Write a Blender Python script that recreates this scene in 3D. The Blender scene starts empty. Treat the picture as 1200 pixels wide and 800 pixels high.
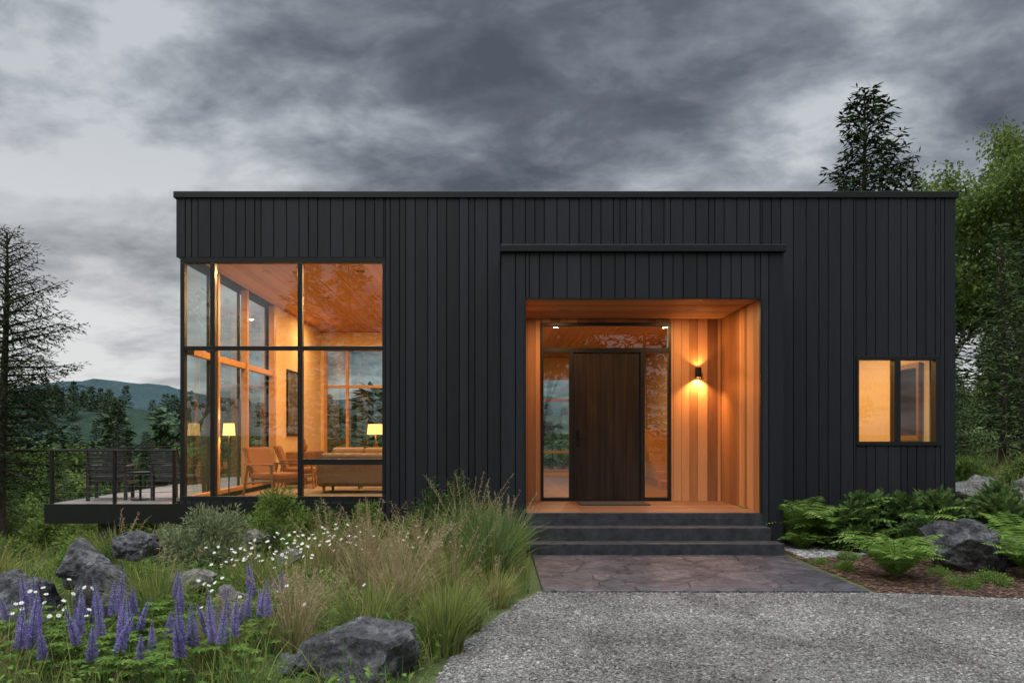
import bpy, math, random
import numpy as np
from mathutils import noise as mnoise, Vector
rng=np.random.default_rng(7); random.seed(7)
sc=bpy.context.scene
sc.view_settings.view_transform='Standard'; sc.view_settings.look='None'; sc.view_settings.exposure=0
COL=sc.collection
# ---------------------------------------------------------------- helpers
def link(o):
    COL.objects.link(o); return o
def empty(name,loc=(0,0,0)):
    e=bpy.data.objects.new(name,None); e.location=loc; e.empty_display_size=.2; return link(e)
def child(o,p):
    o.parent=p; return o
class Acc:
    def __init__(s): s.V=[];s.G=[];s.n=0
    def add(s,V,F,mi=0):
        V=np.asarray(V,float).reshape(-1,3); F=np.asarray(F,int)
        if len(F)==0: return
        s.V.append(V); s.G.append((F+s.n,mi)); s.n+=len(V)
    def box(s,x0,x1,y0,y1,z0,z1,mi=0):
        V=[(x0,y0,z0),(x1,y0,z0),(x1,y1,z0),(x0,y1,z0),(x0,y0,z1),(x1,y0,z1),(x1,y1,z1),(x0,y1,z1)]
        F=[(0,3,2,1),(4,5,6,7),(0,1,5,4),(1,2,6,5),(2,3,7,6),(3,0,4,7)]
        s.add(V,F,mi)
    def cyl(s,c,r0,r1,h,n=16,mi=0,caps=True):
        a=np.arange(n)/n*2*math.pi
        b=np.c_[np.cos(a)*r0+c[0],np.sin(a)*r0+c[1],np.full(n,c[2])]
        t=np.c_[np.cos(a)*r1+c[0],np.sin(a)*r1+c[1],np.full(n,c[2]+h)]
        i=np.arange(n); j=(i+1)%n
        s.add(np.r_[b,t],np.c_[i,j,j+n,i+n],mi)
        if caps:
            s.add(b,[list(range(n))[::-1]],mi); s.add(t,[list(range(n))],mi)
    def tube(s,P,R,n=5,mi=0):
        P=np.asarray(P,float); R=np.asarray(R,float); m=len(P)
        T=np.gradient(P,axis=0); T/=np.linalg.norm(T,axis=1)[:,None]+1e-9
        up=np.where(np.abs(T[:,2:3])>.9,np.array([[1.,0,0]]),np.array([[0,0,1.]]))
        A=np.cross(T,up); A/=np.linalg.norm(A,axis=1)[:,None]+1e-9; B=np.cross(T,A)
        a=np.arange(n)/n*2*math.pi
        V=P[:,None,:]+R[:,None,None]*(np.cos(a)[None,:,None]*A[:,None,:]+np.sin(a)[None,:,None]*B[:,None,:])
        i=np.arange(m-1)[:,None]*n; j=np.arange(n)[None,:]; k=(j+1)%n
        F=np.stack([i+j,i+k,i+n+k,i+n+j],-1).reshape(-1,4)
        s.add(V.reshape(-1,3),F,mi)
    def leaves(s,P,D,N,L,W,mi=0,bend=0.0):
        P=np.asarray(P,float);D=np.asarray(D,float);N=np.asarray(N,float)
        D=D/(np.linalg.norm(D,axis=1)[:,None]+1e-9)
        S=np.cross(D,N); S/=np.linalg.norm(S,axis=1)[:,None]+1e-9
        n=len(P); L=np.broadcast_to(L,(n,))[:,None]; W=np.broadcast_to(W,(n,))[:,None]
        dz=np.array([[0,0,-1.]])*bend*L
        V=np.stack([P,P+D*L*.5+S*W*.5,P+D*L+dz,P+D*L*.5-S*W*.5],1).reshape(-1,3)
        s.add(V,np.arange(4*n).reshape(-1,4),mi)
    def blades(s,P,h,lean,w,mi=0,seg=3):
        P=np.asarray(P,float); n=len(P)
        h=np.broadcast_to(h,(n,)); w=np.broadcast_to(w,(n,)); lean=np.asarray(lean,float)
        a=rng.uniform(0,math.pi,n); S=np.c_[np.cos(a),np.sin(a),np.zeros(n)]
        ln=np.linalg.norm(lean,axis=1)
        rows=[]
        for t in np.linspace(0,1,seg+1):
            c=P.copy(); c[:,:2]+=lean*(h*t**1.8)[:,None]
            c[:,2]+=h*(t-.45*np.minimum(ln,1.3)*t**2.4)
            ww=w*(1-.88*t**1.4)
            rows.append(c-S*ww[:,None]/2); rows.append(c+S*ww[:,None]/2)
        V=np.stack(rows,1).reshape(-1,3); k=2*(seg+1)
        b=(np.arange(n)*k)[:,None]
        F=np.concatenate([b+np.array([[2*i,2*i+1,2*i+3,2*i+2]]) for i in range(seg)],0)
        s.add(V,F,mi)
    def mesh(s,name,mats,smooth=False):
        me=bpy.data.meshes.new(name)
        V=np.concatenate(s.V); me.vertices.add(len(V)); me.vertices.foreach_set('co',V.astype(np.float32).ravel())
        li=np.concatenate([g[0].ravel() for g in s.G]); 
        cnt=np.concatenate([np.full(len(g[0]),g[0].shape[1]) for g in s.G])
        mi=np.concatenate([np.full(len(g[0]),g[1]) for g in s.G])
        me.loops.add(len(li)); me.loops.foreach_set('vertex_index',li.astype(np.int32))
        st=np.r_[0,np.cumsum(cnt)[:-1]]
        me.polygons.add(len(cnt)); me.polygons.foreach_set('loop_start',st.astype(np.int32))
        me.polygons.foreach_set('material_index',mi.astype(np.int32))
        me.polygons.foreach_set('use_smooth',np.full(len(cnt),smooth))
        for m in mats: me.materials.append(m)
        me.update(calc_edges=True); return me
    def obj(s,name,mats,parent=None,smooth=False,bevel=0,loc=None,rot=None):
        if not isinstance(mats,(list,tuple)): mats=[mats]
        o=link(bpy.data.objects.new(name,s.mesh(name,mats,smooth)))
        if bevel:
            b=o.modifiers.new('bevel','BEVEL'); b.width=bevel; b.segments=2; b.limit_method='ANGLE'
        if loc is not None: o.location=loc
        if rot is not None: o.rotation_euler=rot
        if parent: child(o,parent)
        return o
def BX(name,parent,mat,*boxes,bevel=0):
    a=Acc()
    for b in boxes: a.box(*b)
    return a.obj(name,mat,parent,bevel=bevel)
# ---------------------------------------------------------------- materials
def newmat(name):
    m=bpy.data.materials.new(name); m.use_nodes=True; nt=m.node_tree
    b=nt.nodes['Principled BSDF']; return m,nt,b
def N(nt,t,**kw):
    n=nt.nodes.new(t)
    for k,v in kw.items(): setattr(n,k,v)
    return n
def ramp(nt,fac,stops):
    r=nt.nodes.new('ShaderNodeValToRGB'); e=r.color_ramp.elements
    while len(e)<len(stops): e.new(.5)
    for x,(p,c) in zip(e,stops): x.position=p; x.color=(*c,1)
    nt.links.new(fac,r.inputs['Fac']); return r.outputs['Color']
def noise(nt,scale,detail=4,rough=.55,vec=None,map_scale=None,dist=0):
    n=N(nt,'ShaderNodeTexNoise'); n.inputs['Scale'].default_value=scale; n.inputs['Detail'].default_value=detail
    n.inputs['Roughness'].default_value=rough; n.inputs['Distortion'].default_value=dist
    if vec is None: vec=nt.nodes.new('ShaderNodeTexCoord').outputs['Object']
    if map_scale:
        mp=nt.nodes.new('ShaderNodeMapping'); mp.inputs['Scale'].default_value=map_scale
        nt.links.new(vec,mp.inputs['Vector']); vec=mp.outputs['Vector']
    nt.links.new(vec,n.inputs['Vector']); return n.outputs['Fac']
def mix(nt,a,b,f,mode='MIX'):
    m=nt.nodes.new('ShaderNodeMix'); m.data_type='RGBA'; m.blend_type=mode
    for s,v in ((6,a),(7,b)):
        if isinstance(v,tuple): m.inputs[s].default_value=(*v,1)
        else: nt.links.new(v,m.inputs[s])
    if isinstance(f,(int,float)): m.inputs[0].default_value=f
    else: nt.links.new(f,m.inputs[0])
    return m.outputs[2]
def math_(nt,op,a,b=None,clamp=False):
    m=nt.nodes.new('ShaderNodeMath'); m.operation=op; m.use_clamp=clamp
    for i,v in enumerate((a,b)):
        if v is None: continue
        if isinstance(v,(int,float)): m.inputs[i].default_value=v
        else: nt.links.new(v,m.inputs[i])
    return m.outputs[0]
def bump(nt,b,h,strength=.4,dist=.01):
    n=nt.nodes.new('ShaderNodeBump'); n.inputs['Strength'].default_value=strength; n.inputs['Distance'].default_value=dist
    nt.links.new(h,n.inputs['Height']); nt.links.new(n.outputs[0],b.inputs['Normal'])
def island(nt): return nt.nodes.new('ShaderNodeNewGeometry').outputs['Random Per Island']
def wood(name,cols,axis='z',rough=.55,gs=60,bs=.25,spread=.6,spec=.5):
    m,nt,b=newmat(name)
    sc_={'x':(.04,1,1),'y':(1,.04,1),'z':(1,1,.04)}[axis]
    isl=island(nt)
    tc=nt.nodes.new('ShaderNodeTexCoord').outputs['Object']
    off=nt.nodes.new('ShaderNodeVectorMath'); off.operation='ADD'
    cmb=nt.nodes.new('ShaderNodeCombineXYZ'); mm=math_(nt,'MULTIPLY',isl,37.)
    for i in range(3): nt.links.new(mm,cmb.inputs[i])
    nt.links.new(tc,off.inputs[0]); nt.links.new(cmb.outputs[0],off.inputs[1])
    g=noise(nt,gs,3,.6,vec=off.outputs[0],map_scale=sc_,dist=.6)
    g2=noise(nt,gs*.12,2,.5,vec=off.outputs[0],map_scale=(sc_[0]**.5,sc_[1]**.5,sc_[2]**.5),dist=1)
    f=math_(nt,'ADD',math_(nt,'MULTIPLY',isl,spread),math_(nt,'ADD',math_(nt,'MULTIPLY',g,.5*(1-spread)+.2),math_(nt,'MULTIPLY',g2,.5*(1-spread))),True)
    n=len(cols); c=ramp(nt,f,[(.12+.78*i/(n-1),cc) for i,cc in enumerate(cols)])
    nt.links.new(c,b.inputs['Base Color']); b.inputs['Roughness'].default_value=rough; b.inputs['Specular IOR Level'].default_value=spec
    if bs: bump(nt,b,g,bs,.003)
    return m
def plain(name,col,rough=.5,metal=0,nscale=30,var=.15,bs=.05,spec=.5):
    m,nt,b=newmat(name); g=noise(nt,nscale,3)
    lo=tuple(c*(1-var) for c in col); hi=tuple(min(1,c*(1+var)) for c in col)
    nt.links.new(ramp(nt,g,[(.3,lo),(.7,hi)]),b.inputs['Base Color'])
    b.inputs['Roughness'].default_value=rough; b.inputs['Metallic'].default_value=metal; b.inputs['Specular IOR Level'].default_value=spec
    if bs: bump(nt,b,g,bs,.004)
    return m
def leafmat(name,c1,c2,c3=None,nscale=1.5,trans=.3,k=1.3):
    m,nt,b=newmat(name)
    isl=island(nt); g=noise(nt,nscale,1)
    oi=nt.nodes.new('ShaderNodeObjectInfo').outputs['Random']
    f=math_(nt,'ADD',math_(nt,'MULTIPLY',isl,.45),math_(nt,'ADD',math_(nt,'MULTIPLY',g,.55),math_(nt,'MULTIPLY',oi,.15)),True)
    sc_=lambda c:(c[0]*k*1.05,c[1]*k,c[2]*k*.88) if k!=1 else c
    c=ramp(nt,f,[(.25,sc_(c1)),(.6,sc_(c2)),(.95,sc_(c3 or c2))])
    nt.nodes.remove(b)
    df=nt.nodes.new('ShaderNodeBsdfDiffuse'); nt.links.new(c,df.inputs['Color'])
    out=df.outputs[0]
    if trans>0:
        t=nt.nodes.new('ShaderNodeBsdfTranslucent'); nt.links.new(c,t.inputs['Color'])
        mx=nt.nodes.new('ShaderNodeMixShader'); mx.inputs[0].default_value=trans
        nt.links.new(out,mx.inputs[1]); nt.links.new(t.outputs[0],mx.inputs[2]); out=mx.outputs[0]
    nt.links.new(out,nt.nodes['Material Output'].inputs['Surface']); return m
def emis(name,col,s):
    m,nt,b=newmat(name); b.inputs['Base Color'].default_value=(*col,1)
    b.inputs['Emission Color'].default_value=(*col,1); b.inputs['Emission Strength'].default_value=s; return m
def glassmat(name,tint):
    m,nt,b=newmat(name); nt.nodes.remove(b)
    lw=nt.nodes.new('ShaderNodeLayerWeight'); lw.inputs['Blend'].default_value=.5
    f=math_(nt,'ADD',math_(nt,'MULTIPLY',math_(nt,'POWER',lw.outputs['Facing'],4.),.88),.12,True)
    tr=nt.nodes.new('ShaderNodeBsdfTransparent'); tr.inputs['Color'].default_value=(*tint,1)
    gl=nt.nodes.new('ShaderNodeBsdfGlossy'); gl.inputs['Roughness'].default_value=0.0
    mx=nt.nodes.new('ShaderNodeMixShader'); nt.links.new(f,mx.inputs[0])
    nt.links.new(tr.outputs[0],mx.inputs[1]); nt.links.new(gl.outputs[0],mx.inputs[2])
    nt.links.new(mx.outputs[0],nt.nodes['Material Output'].inputs['Surface']); return m

M_clad=wood('charred_cladding',[(.007,.0083,.0108),(.0128,.0148,.0185),(.022,.025,.030)],'z',.6,70,.8,.4,spec=.25)
M_back=plain('black_backing',(.003,.003,.0035),.9,spec=.1,bs=0)
M_metal=plain('black_metal',(.008,.0085,.0095),.4,.0,20,.2,0,spec=.35)
M_cedarZ=wood('cedar_vertical',[(.08,.028,.010),(.25,.105,.037),(.34,.15,.056),(.52,.26,.11)],'z',.5,55,.25,.72)
M_cedarX=wood('cedar_soffit',[(.18,.075,.028),(.32,.15,.056),(.42,.21,.09)],'x',.5,55,.2,.6)
M_firY=wood('fir_ceiling',[(.33,.14,.047),(.44,.205,.074),(.54,.27,.105)],'y',.55,50,.1,.45,spec=.3)
M_fir=wood('fir_frame',[(.34,.16,.062),(.45,.23,.09)],'z',.45,50,.15,.3)
M_plaster=plain('warm_plaster',(.58,.42,.25),.85,0,12,.05,0)
M_floor=wood('oak_floor',[(.20,.10,.045),(.31,.17,.085)],'y',.35,40,.1,.5)
M_porch=wood('porch_boards',[(.12,.052,.027),(.22,.105,.055)],'x',.5,40,.2,.6)
M_deck=wood('weathered_deck',[(.14,.125,.11),(.24,.215,.19)],'y',.7,40,.3,.6)
M_door=wood('dark_walnut_door',[(.0015,.001,.0008),(.008,.005,.0034),(.024,.0155,.010),(.055,.037,.024)],'z',.55,24,1.,.12,spec=.25)
M_step=plain('slate_steps',(.032,.033,.037),.65,0,9,.4,.35,spec=.3)
M_glass=glassmat('window_glass',(.84,.92,.90))
M_leather=plain('brown_leather',(.11,.06,.035),.5,0,40,.2,.1)
M_cush=plain('tan_cushion',(.25,.16,.10),.9,0,60,.2,.1)
M_cushR=plain('rust_cushion',(.20,.08,.035),.9,0,60,.2,.1)
M_teak=wood('teak',[(.12,.05,.02),(.22,.10,.042)],'z',.4,60,.1,.3)
M_shade=emis('lamp_shade',(1,.56,.16),1.9)
M_bronze=plain('bronze',(.08,.055,.03),.4,.6,20,.1,0)
M_rug=plain('wool_rug',(.18,.13,.09),1,0,50,.2,.3)
M_bark=plain('bark',(.055,.043,.035),.95,0,14,.5,.6)
M_barkL=plain('pale_bark',(.2,.18,.155),.9,0,9,.5,.4)
L_con=leafmat('spruce_needles',(.024,.042,.02),(.05,.08,.034),(.092,.128,.054),1.2,0)
L_conD=leafmat('dark_spruce_needles',(.014,.026,.016),(.029,.047,.026),(.058,.079,.038),1.2,0,1.15)
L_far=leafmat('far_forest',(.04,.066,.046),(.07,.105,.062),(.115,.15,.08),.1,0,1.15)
L_dec=leafmat('birch_leaves',(.05,.085,.026),(.095,.145,.042),(.15,.205,.07),.8,.3)
L_shr=leafmat('shrub_leaves',(.045,.09,.024),(.10,.17,.044),(.18,.25,.072),3,.25)
L_shrD=leafmat('dark_shrub_leaves',(.03,.06,.024),(.062,.108,.038),(.11,.165,.06),3,.25)
L_sage=leafmat('sage_leaves',(.075,.105,.065),(.14,.18,.11),(.22,.27,.17),4,.2)
L_fern=leafmat('fern_fronds',(.052,.105,.026),(.11,.19,.046),(.19,.28,.08),3,.35)
L_gr=leafmat('grass_green',(.072,.108,.03),(.155,.195,.058),(.28,.29,.11),1.2,.3)
L_grD=leafmat('grass_blue_green',(.045,.085,.035),(.09,.145,.057),(.16,.215,.09),2,.3)
L_str=leafmat('grass_straw',(.22,.175,.095),(.38,.30,.175),(.54,.44,.29),2,.3,1)
L_lup=leafmat('lupine_petals',(.17,.13,.35),(.32,.27,.58),(.52,.46,.76),9,.25,1)
L_wht=leafmat('daisy_petals',(.6,.6,.56),(.78,.78,.74),(.8,.8,.78),5,.2,1)
M_yel=plain('daisy_centre',(.6,.4,.05),.7)

def rockmat(name,c1,c2,c3):
    m,nt,b=newmat(name)
    g=noise(nt,2.6,8,.7,dist=.5); g2=noise(nt,24,6,.75)
    c=ramp(nt,g,[(.34,c1),(.5,c2),(.66,c3)])
    c=mix(nt,c,ramp(nt,g2,[(.38,(.4,.4,.41)),(.62,(1.3,1.3,1.27))]),1.,'MULTIPLY')
    nt.links.new(c,b.inputs['Base Color']); b.inputs['Roughness'].default_value=.85; b.inputs['Specular IOR Level'].default_value=.3
    bump(nt,b,math_(nt,'ADD',g,math_(nt,'MULTIPLY',g2,.35)),1.,.08); return m
M_rock=rockmat('basalt_boulder',(.034,.036,.04),(.095,.098,.104),(.23,.23,.232))
M_rockL=rockmat('pale_boulder',(.09,.086,.08),(.19,.18,.168),(.31,.30,.275))

def groundmat():
    m,nt,b=newmat('meadow_soil')
    g=noise(nt,.5,5,.6); g2=noise(nt,14,4,.7)
    c=ramp(nt,g2,[(.3,(.04,.042,.02)),(.5,(.08,.1,.035)),(.72,(.15,.165,.06))])
    c2=ramp(nt,g,[(.35,(.06,.09,.03)),(.65,(.13,.15,.06))])
    nt.links.new(mix(nt,c,c2,.5),b.inputs['Base Color']); b.inputs['Roughness'].default_value=1
    b.inputs['Specular IOR Level'].default_value=.1
    bump(nt,b,g2,.9,.05); return m
M_ground=groundmat()
def patch(nt):
    tc=nt.nodes.new('ShaderNodeTexCoord').outputs['Object']
    g=noise(nt,.9,5,.62,vec=tc,map_scale=(1,.75,1),dist=.4)
    return ramp(nt,g,[(.36,(.62,.60,.57)),(.5,(.98,.96,.93)),(.64,(1.28,1.26,1.22))])
def gravelmat():
    m,nt,b=newmat('gravel')
    tc=nt.nodes.new('ShaderNodeTexCoord').outputs['Object']
    v=N(nt,'ShaderNodeTexVoronoi'); v.inputs['Scale'].default_value=60; nt.links.new(tc,v.inputs['Vector'])
    sep=nt.nodes.new('ShaderNodeSeparateColor'); nt.links.new(v.outputs['Color'],sep.inputs[0])
    c=ramp(nt,sep.outputs[0],[(0,(.10,.096,.09)),(.5,(.18,.173,.163)),(.85,(.26,.25,.236)),(1,(.34,.328,.308))])
    d=ramp(nt,v.outputs['Distance'],[(.35,(1,1,1)),(.75,(.3,.3,.3))])
    c=mix(nt,c,d,1.,'MULTIPLY'); c=mix(nt,c,patch(nt),1.,'MULTIPLY')
    nt.links.new(c,b.inputs['Base Color']); b.inputs['Roughness'].default_value=.9
    bump(nt,b,math_(nt,'SUBTRACT',1.,v.outputs['Distance']),1.,.012); return m
M_gravel=gravelmat()
def stonemat(name,stops,pt=False):
    m,nt,b=newmat(name); c=ramp(nt,island(nt),stops)
    if pt: c=mix(nt,c,patch(nt),1.,'MULTIPLY')
    nt.links.new(c,b.inputs['Base Color']); b.inputs['Roughness'].default_value=.85; b.inputs['Specular IOR Level'].default_value=.25; return m
M_stones=stonemat('gravel_stones',[(0,(.08,.077,.072)),(.4,(.155,.149,.14)),(.8,(.23,.222,.21)),(1,(.36,.348,.33))],True)
M_pebble=stonemat('river_pebbles',[(0,(.13,.13,.13)),(.5,(.24,.24,.235)),(1,(.40,.39,.375))])
M_chips=stonemat('mulch_chips',[(0,(.03,.017,.011)),(.5,(.075,.042,.026)),(1,(.15,.085,.053))])
M_mulch=plain('mulch',(.04,.024,.016),1,0,25,.6,1)
def padmat():
    m,nt,b=newmat('stamped_concrete')
    tc=nt.nodes.new('ShaderNodeTexCoord').outputs['Object']
    g=noise(nt,2.0,7,.68,dist=.9); g2=noise(nt,15,6,.68)
    c=ramp(nt,g,[(.36,(.02,.022,.028)),(.47,(.042,.045,.054)),(.56,(.07,.066,.075)),(.66,(.11,.095,.10))])
    c=mix(nt,c,ramp(nt,g2,[(.35,(.5,.5,.53)),(.65,(1.35,1.32,1.35))]),1.,'MULTIPLY')
    v=N(nt,'ShaderNodeTexVoronoi',feature='DISTANCE_TO_EDGE'); v.inputs['Scale'].default_value=1.9
    mp=nt.nodes.new('ShaderNodeVectorMath'); mp.operation='ADD'; nn=N(nt,'ShaderNodeTexNoise'); nn.inputs['Scale'].default_value=3; nt.links.new(tc,nn.inputs['Vector'])
    sc2=nt.nodes.new('ShaderNodeVectorMath'); sc2.operation='SCALE'; sc2.inputs['Scale'].default_value=.35; nt.links.new(nn.outputs['Color'],sc2.inputs[0])
    nt.links.new(tc,mp.inputs[0]); nt.links.new(sc2.outputs[0],mp.inputs[1]); nt.links.new(mp.outputs[0],v.inputs['Vector'])
    e=math_(nt,'MULTIPLY',v.outputs['Distance'],30.,True)
    c=mix(nt,mix(nt,c,(.5,.5,.5),1.,'MULTIPLY'),c,e)
    nt.links.new(c,b.inputs['Base Color']); b.inputs['Roughness'].default_value=.5
    bump(nt,b,math_(nt,'ADD',math_(nt,'MULTIPLY',e,.4),math_(nt,'ADD',g,math_(nt,'MULTIPLY',g2,.5))),.9,.03); return m
M_pad=padmat()

# ---------------------------------------------------------------- terrain
def sst(a,b,x):
    t=np.clip((x-a)/(b-a),0,1); return t*t*(3-2*t)
def H(x,y):
    x=np.asarray(x,float); y=np.asarray(y,float)
    a=np.maximum(0,-(x+3.2)); left=-.05*np.minimum(a,12)
    b=np.maximum(0,y-1.2); back=-(.13*b+.0018*b*b); back=-28*(1-np.exp(back/28))
    wl=1-sst(6.6,14,x-.15*np.maximum(y-10,0))
    z=left+back*wl
    z=z-.1*np.maximum(0,-(x+12))*np.exp(-np.maximum(0,-(x+12))/120)*(1-wl*sst(0,40,y))
    rise=sst(6.3,9.5,x)*sst(-1.5,3.0,y)*(.75+.02*np.clip(y,0,60))
    z=z+rise*(1-wl*sst(12,40,y))
    m=sst(-.5,-2.,x)*sst(1.,-.5,y)
    z=z+m*(.07*np.sin(x*1.7+.6)*np.cos(y*1.3)+.05*np.sin(x*3.1+y*2.3)+.08*sst(-5.6,-3.5,y))
    z=z-.32*sst(-4.4,-5.6,x)*sst(-2.2,.4,y)*sst(9,3,y)
    far=sst(30,120,np.hypot(x,y)); z=z+far*2.5*np.sin(x*.03+1)*np.cos(y*.027)
    return z
def axisc(lo,hi,n,ext,k):
    c=np.linspace(lo,hi,n); d=(hi-lo)/(n-1)
    L=[lo];R=[hi];s=d
    while L[-1]>-ext: s*=k; L.append(L[-1]-s)
    while R[-1]<ext: s2=d*k**len(R); R.append(R[-1]+s2)
    return np.r_[L[::-1][:-1],c,R[1:]]
def grid(name,X,Y,Z,mat,smooth=True):
    a=Acc(); nx=X.shape[1]; ny=X.shape[0]
    i=np.arange(ny-1)[:,None]*nx; j=np.arange(nx-1)[None,:]
    F=np.stack([i+j,i+j+1,i+nx+j+1,i+nx+j],-1).reshape(-1,4)
    a.add(np.stack([X,Y,Z],-1).reshape(-1,3),F); return a.obj(name,mat,smooth=smooth)
X,Y=np.meshgrid(axisc(-10,12,130,1800,1.12),axisc(-8,12,130,1800,1.12)); Z=H(X,Y)
grid('ground',X,Y,Z,M_ground)
def fbm(x,y,s,o=4,seed=0):
    out=np.zeros(x.shape); 
    for idx in np.ndindex(x.shape):
        out[idx]=mnoise.fractal(Vector((x[idx]*s+seed,y[idx]*s,seed)),1.,2.,o)
    return out
def hillmat(name,c1,c2):
    m,nt,b=newmat(name); g=noise(nt,.05,7,.75)
    nt.links.new(ramp(nt,g,[(.35,c1),(.65,c2)]),b.inputs['Base Color']); b.inputs['Roughness'].default_value=1; b.inputs['Specular IOR Level'].default_value=0
    bump(nt,b,g,1.,8.); return m
def ridge(name,yc,wd,z0,top,mat,seed,x0,x1):
    X,Y=np.meshgrid(np.linspace(x0,x1,170),np.linspace(yc-wd,yc+wd,36))
    n=fbm(X,Y,.0035,5,seed); prof=np.cos((Y-yc)/wd*math.pi/2)**1.0
    Z=z0+(top-z0)*prof*(1+.30*n)+fbm(X,Y,.06,2,seed+3)*3*prof
    return grid(name,X,Y,Z,mat),(X,Y,Z)
M_h1=hillmat('hill_forest_far_haze',(.048,.08,.088),(.07,.108,.113))  # bluish aerial haze is painted into the far forest's base colour
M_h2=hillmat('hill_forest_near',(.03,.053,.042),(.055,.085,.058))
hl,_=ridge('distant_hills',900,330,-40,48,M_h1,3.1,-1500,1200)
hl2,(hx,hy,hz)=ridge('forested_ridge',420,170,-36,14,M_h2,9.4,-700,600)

# ---------------------------------------------------------------- world
w=bpy.data.worlds.new('World'); sc.world=w; w.use_nodes=True; nt=w.node_tree
bg=nt.nodes['Background']; bg.inputs['Strength'].default_value=.15
sky=nt.nodes.new('ShaderNodeTexSky'); sky.sky_type='NISHITA'; sky.sun_disc=False
SUN_EL=48; SUN_AZ=205
sky.sun_rotation=math.radians(SUN_AZ); sky.sun_elevation=math.radians(SUN_EL)
tc=nt.nodes.new('ShaderNodeTexCoord').outputs['Generated']
sp=nt.nodes.new('ShaderNodeSeparateXYZ'); nt.links.new(tc,sp.inputs[0])
dz=math_(nt,'MAXIMUM',sp.outputs[2],0.)
den=math_(nt,'ADD',dz,.26)
cx=nt.nodes.new('ShaderNodeCombineXYZ')
nt.links.new(math_(nt,'DIVIDE',sp.outputs[0],den),cx.inputs[0]); nt.links.new(math_(nt,'DIVIDE',sp.outputs[1],den),cx.inputs[1])
mp=nt.nodes.new('ShaderNodeMapping'); nt.links.new(cx.outputs[0],mp.inputs['Vector'])
mp.inputs['Rotation'].default_value=(0,0,math.radians(30)); mp.inputs['Scale'].default_value=(.9,1.15,1); mp.inputs['Location'].default_value=(5.2,2.3,0)
n1=noise(nt,.75,3,.5,vec=mp.outputs[0],dist=.5)
n2=noise(nt,1.9,6,.56,vec=mp.outputs[0],dist=.15)
n3=noise(nt,5.2,5,.6,vec=mp.outputs[0],dist=.3)
f=math_(nt,'ADD',math_(nt,'ADD',math_(nt,'MULTIPLY',n1,.34),math_(nt,'MULTIPLY',n2,.46)),math_(nt,'MULTIPLY',n3,.20))
cl=ramp(nt,f,[(.41,(.52,.60,.73)),(.46,(.82,.93,1.10)),(.50,(1.35,1.5,1.72)),(.54,(2.2,2.38,2.62)),(.59,(3.7,3.9,4.1))])
west=math_(nt,'MULTIPLY',math_(nt,'SUBTRACT',0.,math_(nt,'ADD',sp.outputs[0],.12)),.30,True)
f2=math_(nt,'ADD',f,west)
hb=math_(nt,'MULTIPLY',math_(nt,'SUBTRACT',.38,dz),4.2,True)
hb=math_(nt,'MULTIPLY',hb,math_(nt,'MULTIPLY',math_(nt,'SUBTRACT',f2,.42),5.0,True),True)
cl=mix(nt,cl,(4.9,4.9,4.9),hb)
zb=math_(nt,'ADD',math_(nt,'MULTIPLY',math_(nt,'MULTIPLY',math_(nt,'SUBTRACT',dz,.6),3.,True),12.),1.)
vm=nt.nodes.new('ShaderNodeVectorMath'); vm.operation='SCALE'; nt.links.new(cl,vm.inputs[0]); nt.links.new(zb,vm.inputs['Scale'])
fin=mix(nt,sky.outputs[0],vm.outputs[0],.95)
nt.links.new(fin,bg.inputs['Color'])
sl=bpy.data.lights.new('Sun','SUN'); sl.energy=1.5; sl.angle=math.radians(35); sl.color=(1,.94,.86)
so=link(bpy.data.objects.new('Sun',sl)); 
az=math.radians(SUN_AZ); el=math.radians(SUN_EL)
d=Vector((math.sin(az)*math.cos(el),math.cos(az)*math.cos(el),math.sin(el)))
so.rotation_euler=d.to_track_quat('Z','Y').to_euler(); so.location=d*60

# ---------------------------------------------------------------- house
house=empty('modern_house')
def cells(u0,u1,v0,v1,ops):
    us=sorted(set([u0,u1]+[min(max(o[k],u0),u1) for o in ops for k in (0,1)]))
    out=[]
    for a,b in zip(us[:-1],us[1:]):
        if b-a<1e-4: continue
        m=(a+b)/2; segs=[(v0,v1)]
        for o in ops:
            if o[0]<m<o[1]:
                ns=[]
                for s,e in segs:
                    if o[2]>s: ns.append((s,min(e,o[2])))
                    if o[3]<e: ns.append((max(s,o[3]),e))
                segs=[q for q in ns if q[1]-q[0]>1e-3]
        for s,e in segs: out.append((a,b,s,e))
    return out
def wallY(name,x0,x1,z0,z1,y0,y1,ops,mat):
    BX(name,house,mat,*[(a,b,y0,y1,s,e) for a,b,s,e in cells(x0,x1,z0,z1,ops)])
def wallX(name,yy0,yy1,z0,z1,x0,x1,ops,mat):
    BX(name,house,mat,*[(x0,x1,a,b,s,e) for a,b,s,e in cells(yy0,yy1,z0,z1,ops)])
def boards(name,u0,u1,v0,v1,ops,plane,at,thick,mat,widths=(.13,.19),gap=.013,parent=None,seed=1,horizontal=False):
    r=random.Random(seed); A=Acc(); u=u0
    if horizontal: ops=[(o[2],o[3],o[0],o[1]) for o in ops]
    while u<u1-.01:
        wv=r.choice(widths); e=min(u+wv,u1)
        if u1-e<.05: e=u1
        for a,b,s,t in cells(u,e,v0,v1,ops):
            a2=a+gap/2; b2=b-gap/2
            if b2-a2<.006: continue
            j=r.uniform(-.003,.003)
            if plane=='y': q=(a2,b2,min(at,at+thick)+j*(thick<0),max(at,at+thick)+j*(thick>0),s,t)
            elif plane=='x': q=(min(at,at+thick),max(at,at+thick)+j*(thick>0),a2,b2,s,t)
            elif plane=='z': q=(s,t,a2,b2,min(at,at+thick)+j,max(at,at+thick)) if horizontal else (a2,b2,s,t,min(at,at+thick)+j,max(at,at+thick))
            A.box(*q)
        u=e
    return A.obj(name,mat,parent or house,bevel=0)
FY=.9
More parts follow.
